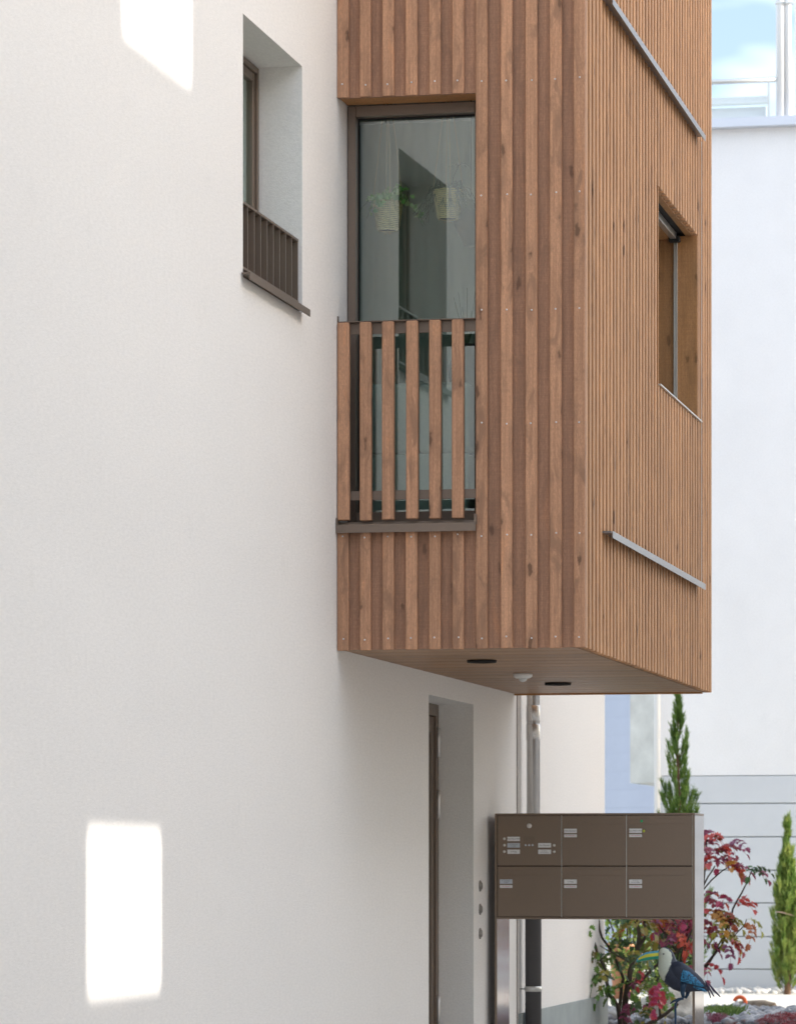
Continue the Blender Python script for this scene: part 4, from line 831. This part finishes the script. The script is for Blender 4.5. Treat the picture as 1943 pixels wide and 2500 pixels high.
def loft(SEC, n=48, sub=6):
    S = []
    for i in range(len(SEC)-1):
        for k in range(sub):
            t = k/sub; L = lambda a, b: a + (b-a)*t
            S.append(((L(SEC[i][0][0], SEC[i+1][0][0]), L(SEC[i][0][1], SEC[i+1][0][1])), (L(SEC[i][1][0], SEC[i+1][1][0]), L(SEC[i][1][1], SEC[i+1][1][1])), L(SEC[i][2], SEC[i+1][2])))
    S.append(SEC[-1]); V, Q, F = [], [], []
    for i, (a, b, th) in enumerate(S):
        for k in range(n):
            q = 2*math.pi*k/n; w = (1 - math.cos(q))/2; x, y = a[0] + (b[0]-a[0])*w, a[1] + (b[1]-a[1])*w
            p_ = tp(x, y); V.append(p_ + Vector((0, -th*math.sin(q), 0))); Q.append((x, y))
        if i:
            for k in range(n): F.append(((i-1)*n+k, (i-1)*n+(k+1) % n, i*n+(k+1) % n, i*n+k))
    return V, Q, F
V, Q, F = loft(SEC)
parts = {'body': [], 'bib': []}
for f in F:
    x = sum(Q[i][0] for i in f)/4; y = sum(Q[i][1] for i in f)/4; parts['bib' if inside(x, y, BIB) else 'body'].append(f)
for nm, mt in (('body', navy), ('bib', cream)):
    b_ = Bag(); b_.add(V, parts[nm]); b_.build(nm, mt, tou, c0)
BK = [((728,688),(728,806),.022),((620,699),(622,816),.021),((545,714),(550,826),.019),((472,754),(482,839),.015),((428,798),(442,847),.010),((400,845),(406,862),.006),((388,876),(390,880),.002)]
V, Q, F = loft(BK, 24, 4); me = py_mesh('beak', [tuple(v - c0) for v in V], F, True)
for m_ in (simple('beak_blue', (.10, .36, .50), .4), simple('beak_yellow', (.62, .60, .06), .4), simple('beak_green', (.03, .33, .22), .4), simple('beak_tip', (.18, .20, .19), .5)): me.materials.append(m_)
for i, p_ in enumerate(me.polygons):
    ring, k = divmod(i, 24); k = min(k, 23-k)
    p_.material_index = 3 if ring >= 18 else (0 if k < 4 else (1 if k < 7 and ring < 15 else (2 if k >= 7 else 0)))
link('beak', me, None, tou, c0)
def puff(P, th, off, name, mat):
    cx_, cy_ = sum(a for a, _ in P)/len(P), sum(b for _, b in P)/len(P); V, F = [], []; n = len(P)
    for t in (1, .88, .7, .45, .2):
        for a, b in P: V.append(tp(cx_ + (a-cx_)*t, cy_ + (b-cy_)*t) + Vector((0, -off - th*math.sqrt(1-t*t), 0)))
    for r_ in range(4):
        for k in range(n): F.append((r_*n+k, r_*n+(k+1) % n, (r_+1)*n+(k+1) % n, (r_+1)*n+k))
    F.append(tuple(4*n+k for k in range(n))); b_ = Bag(); b_.add(V, F); return b_.build(name, mat, tou, c0)
puff([(884,950),(900,890),(930,850),(1000,833),(1060,846),(1120,885),(1200,945),(1270,1010),(1335,1075),(1385,1150),(1394,1190),(1350,1196),(1300,1185),(1230,1165),(1150,1150),(1080,1130),(1010,1095),(950,1055),(915,1010)], .022, .040, 'wing', navy)
puff([(1085,950),(1110,965),(1150,968),(1190,1000),(1235,1035),(1275,1080),(1330,1130),(1375,1180),(1340,1188),(1290,1178),(1220,1158),(1150,1140),(1090,1122),(1042,1108),(1050,1060),(1062,1020),(1055,1005)], .008, .0615, 'wing_feathers', sky_b)
puff([(1140,1150),(1220,1170),(1300,1195),(1350,1210),(1405,1255),(1350,1256),(1260,1225),(1180,1190)], .010, .030, 'flank_feathers', sky_b)
for k, P in enumerate(([(1352,1085),(1395,1140),(1450,1345),(1438,1350),(1410,1280)], [(1365,1110),(1430,1190),(1500,1330),(1478,1325),(1420,1230)], [(1390,1120),(1460,1180),(1588,1330),(1560,1325),(1470,1240)])):
    puff(P, .004, .004 + .004*k, 'tail_feather', simple('tail_%d' % k, (.045, .035, .075), .5))
def legtube(pts, rad, nm, mt, dy=0): return tube(nm, [tp(x, y) + Vector((0, dy, 0)) for x, y in pts], rad, mt, tou, 12, c0)
legtube([(1085,1130),(1070,1200),(1060,1270),(1075,1345)], [.026, .020, .013, .009], 'leg', deep, -.03); legtube([(1120,1150),(1130,1230),(1110,1310),(1085,1350)], [.022, .016, .010, .008], 'leg', deep, .02)
for q, dy in enumerate((-.04, -.03, -.02)): legtube([(1075,1348),(1010,1358),(940,1385),(890,1420)], [.008, .008, .007, .003], 'toe', deep, dy)
link('eye', lathe_mesh('eye', [(.0055, .001), (.0055, -.001), (.003, -.0025), (.0003, -.003)], 14, 'Y'), simple('eye_grey', (.20, .22, .20), .4), tou, tp(803, 734) + Vector((0, -.0385, 0)))
link('pupil', lathe_mesh('pupil', [(.0022, 0), (.0003, -.0012)], 10, 'Y'), M['dark'], tou, tp(805, 734) + Vector((0, -.0415, 0)))
p0 = tp(955, 1400); p1 = Vector((p0.x, TV, 0)); tube('stake', [tp(1040, 1352) + Vector((0, -.02, 0)), tp(985, 1385) + Vector((0, -.012, 0)), p0 + Vector((0, 0, -.01)), p1], .0068, simple('stake_blue', (.02, .06, .13), .5), tou, 10, c0)
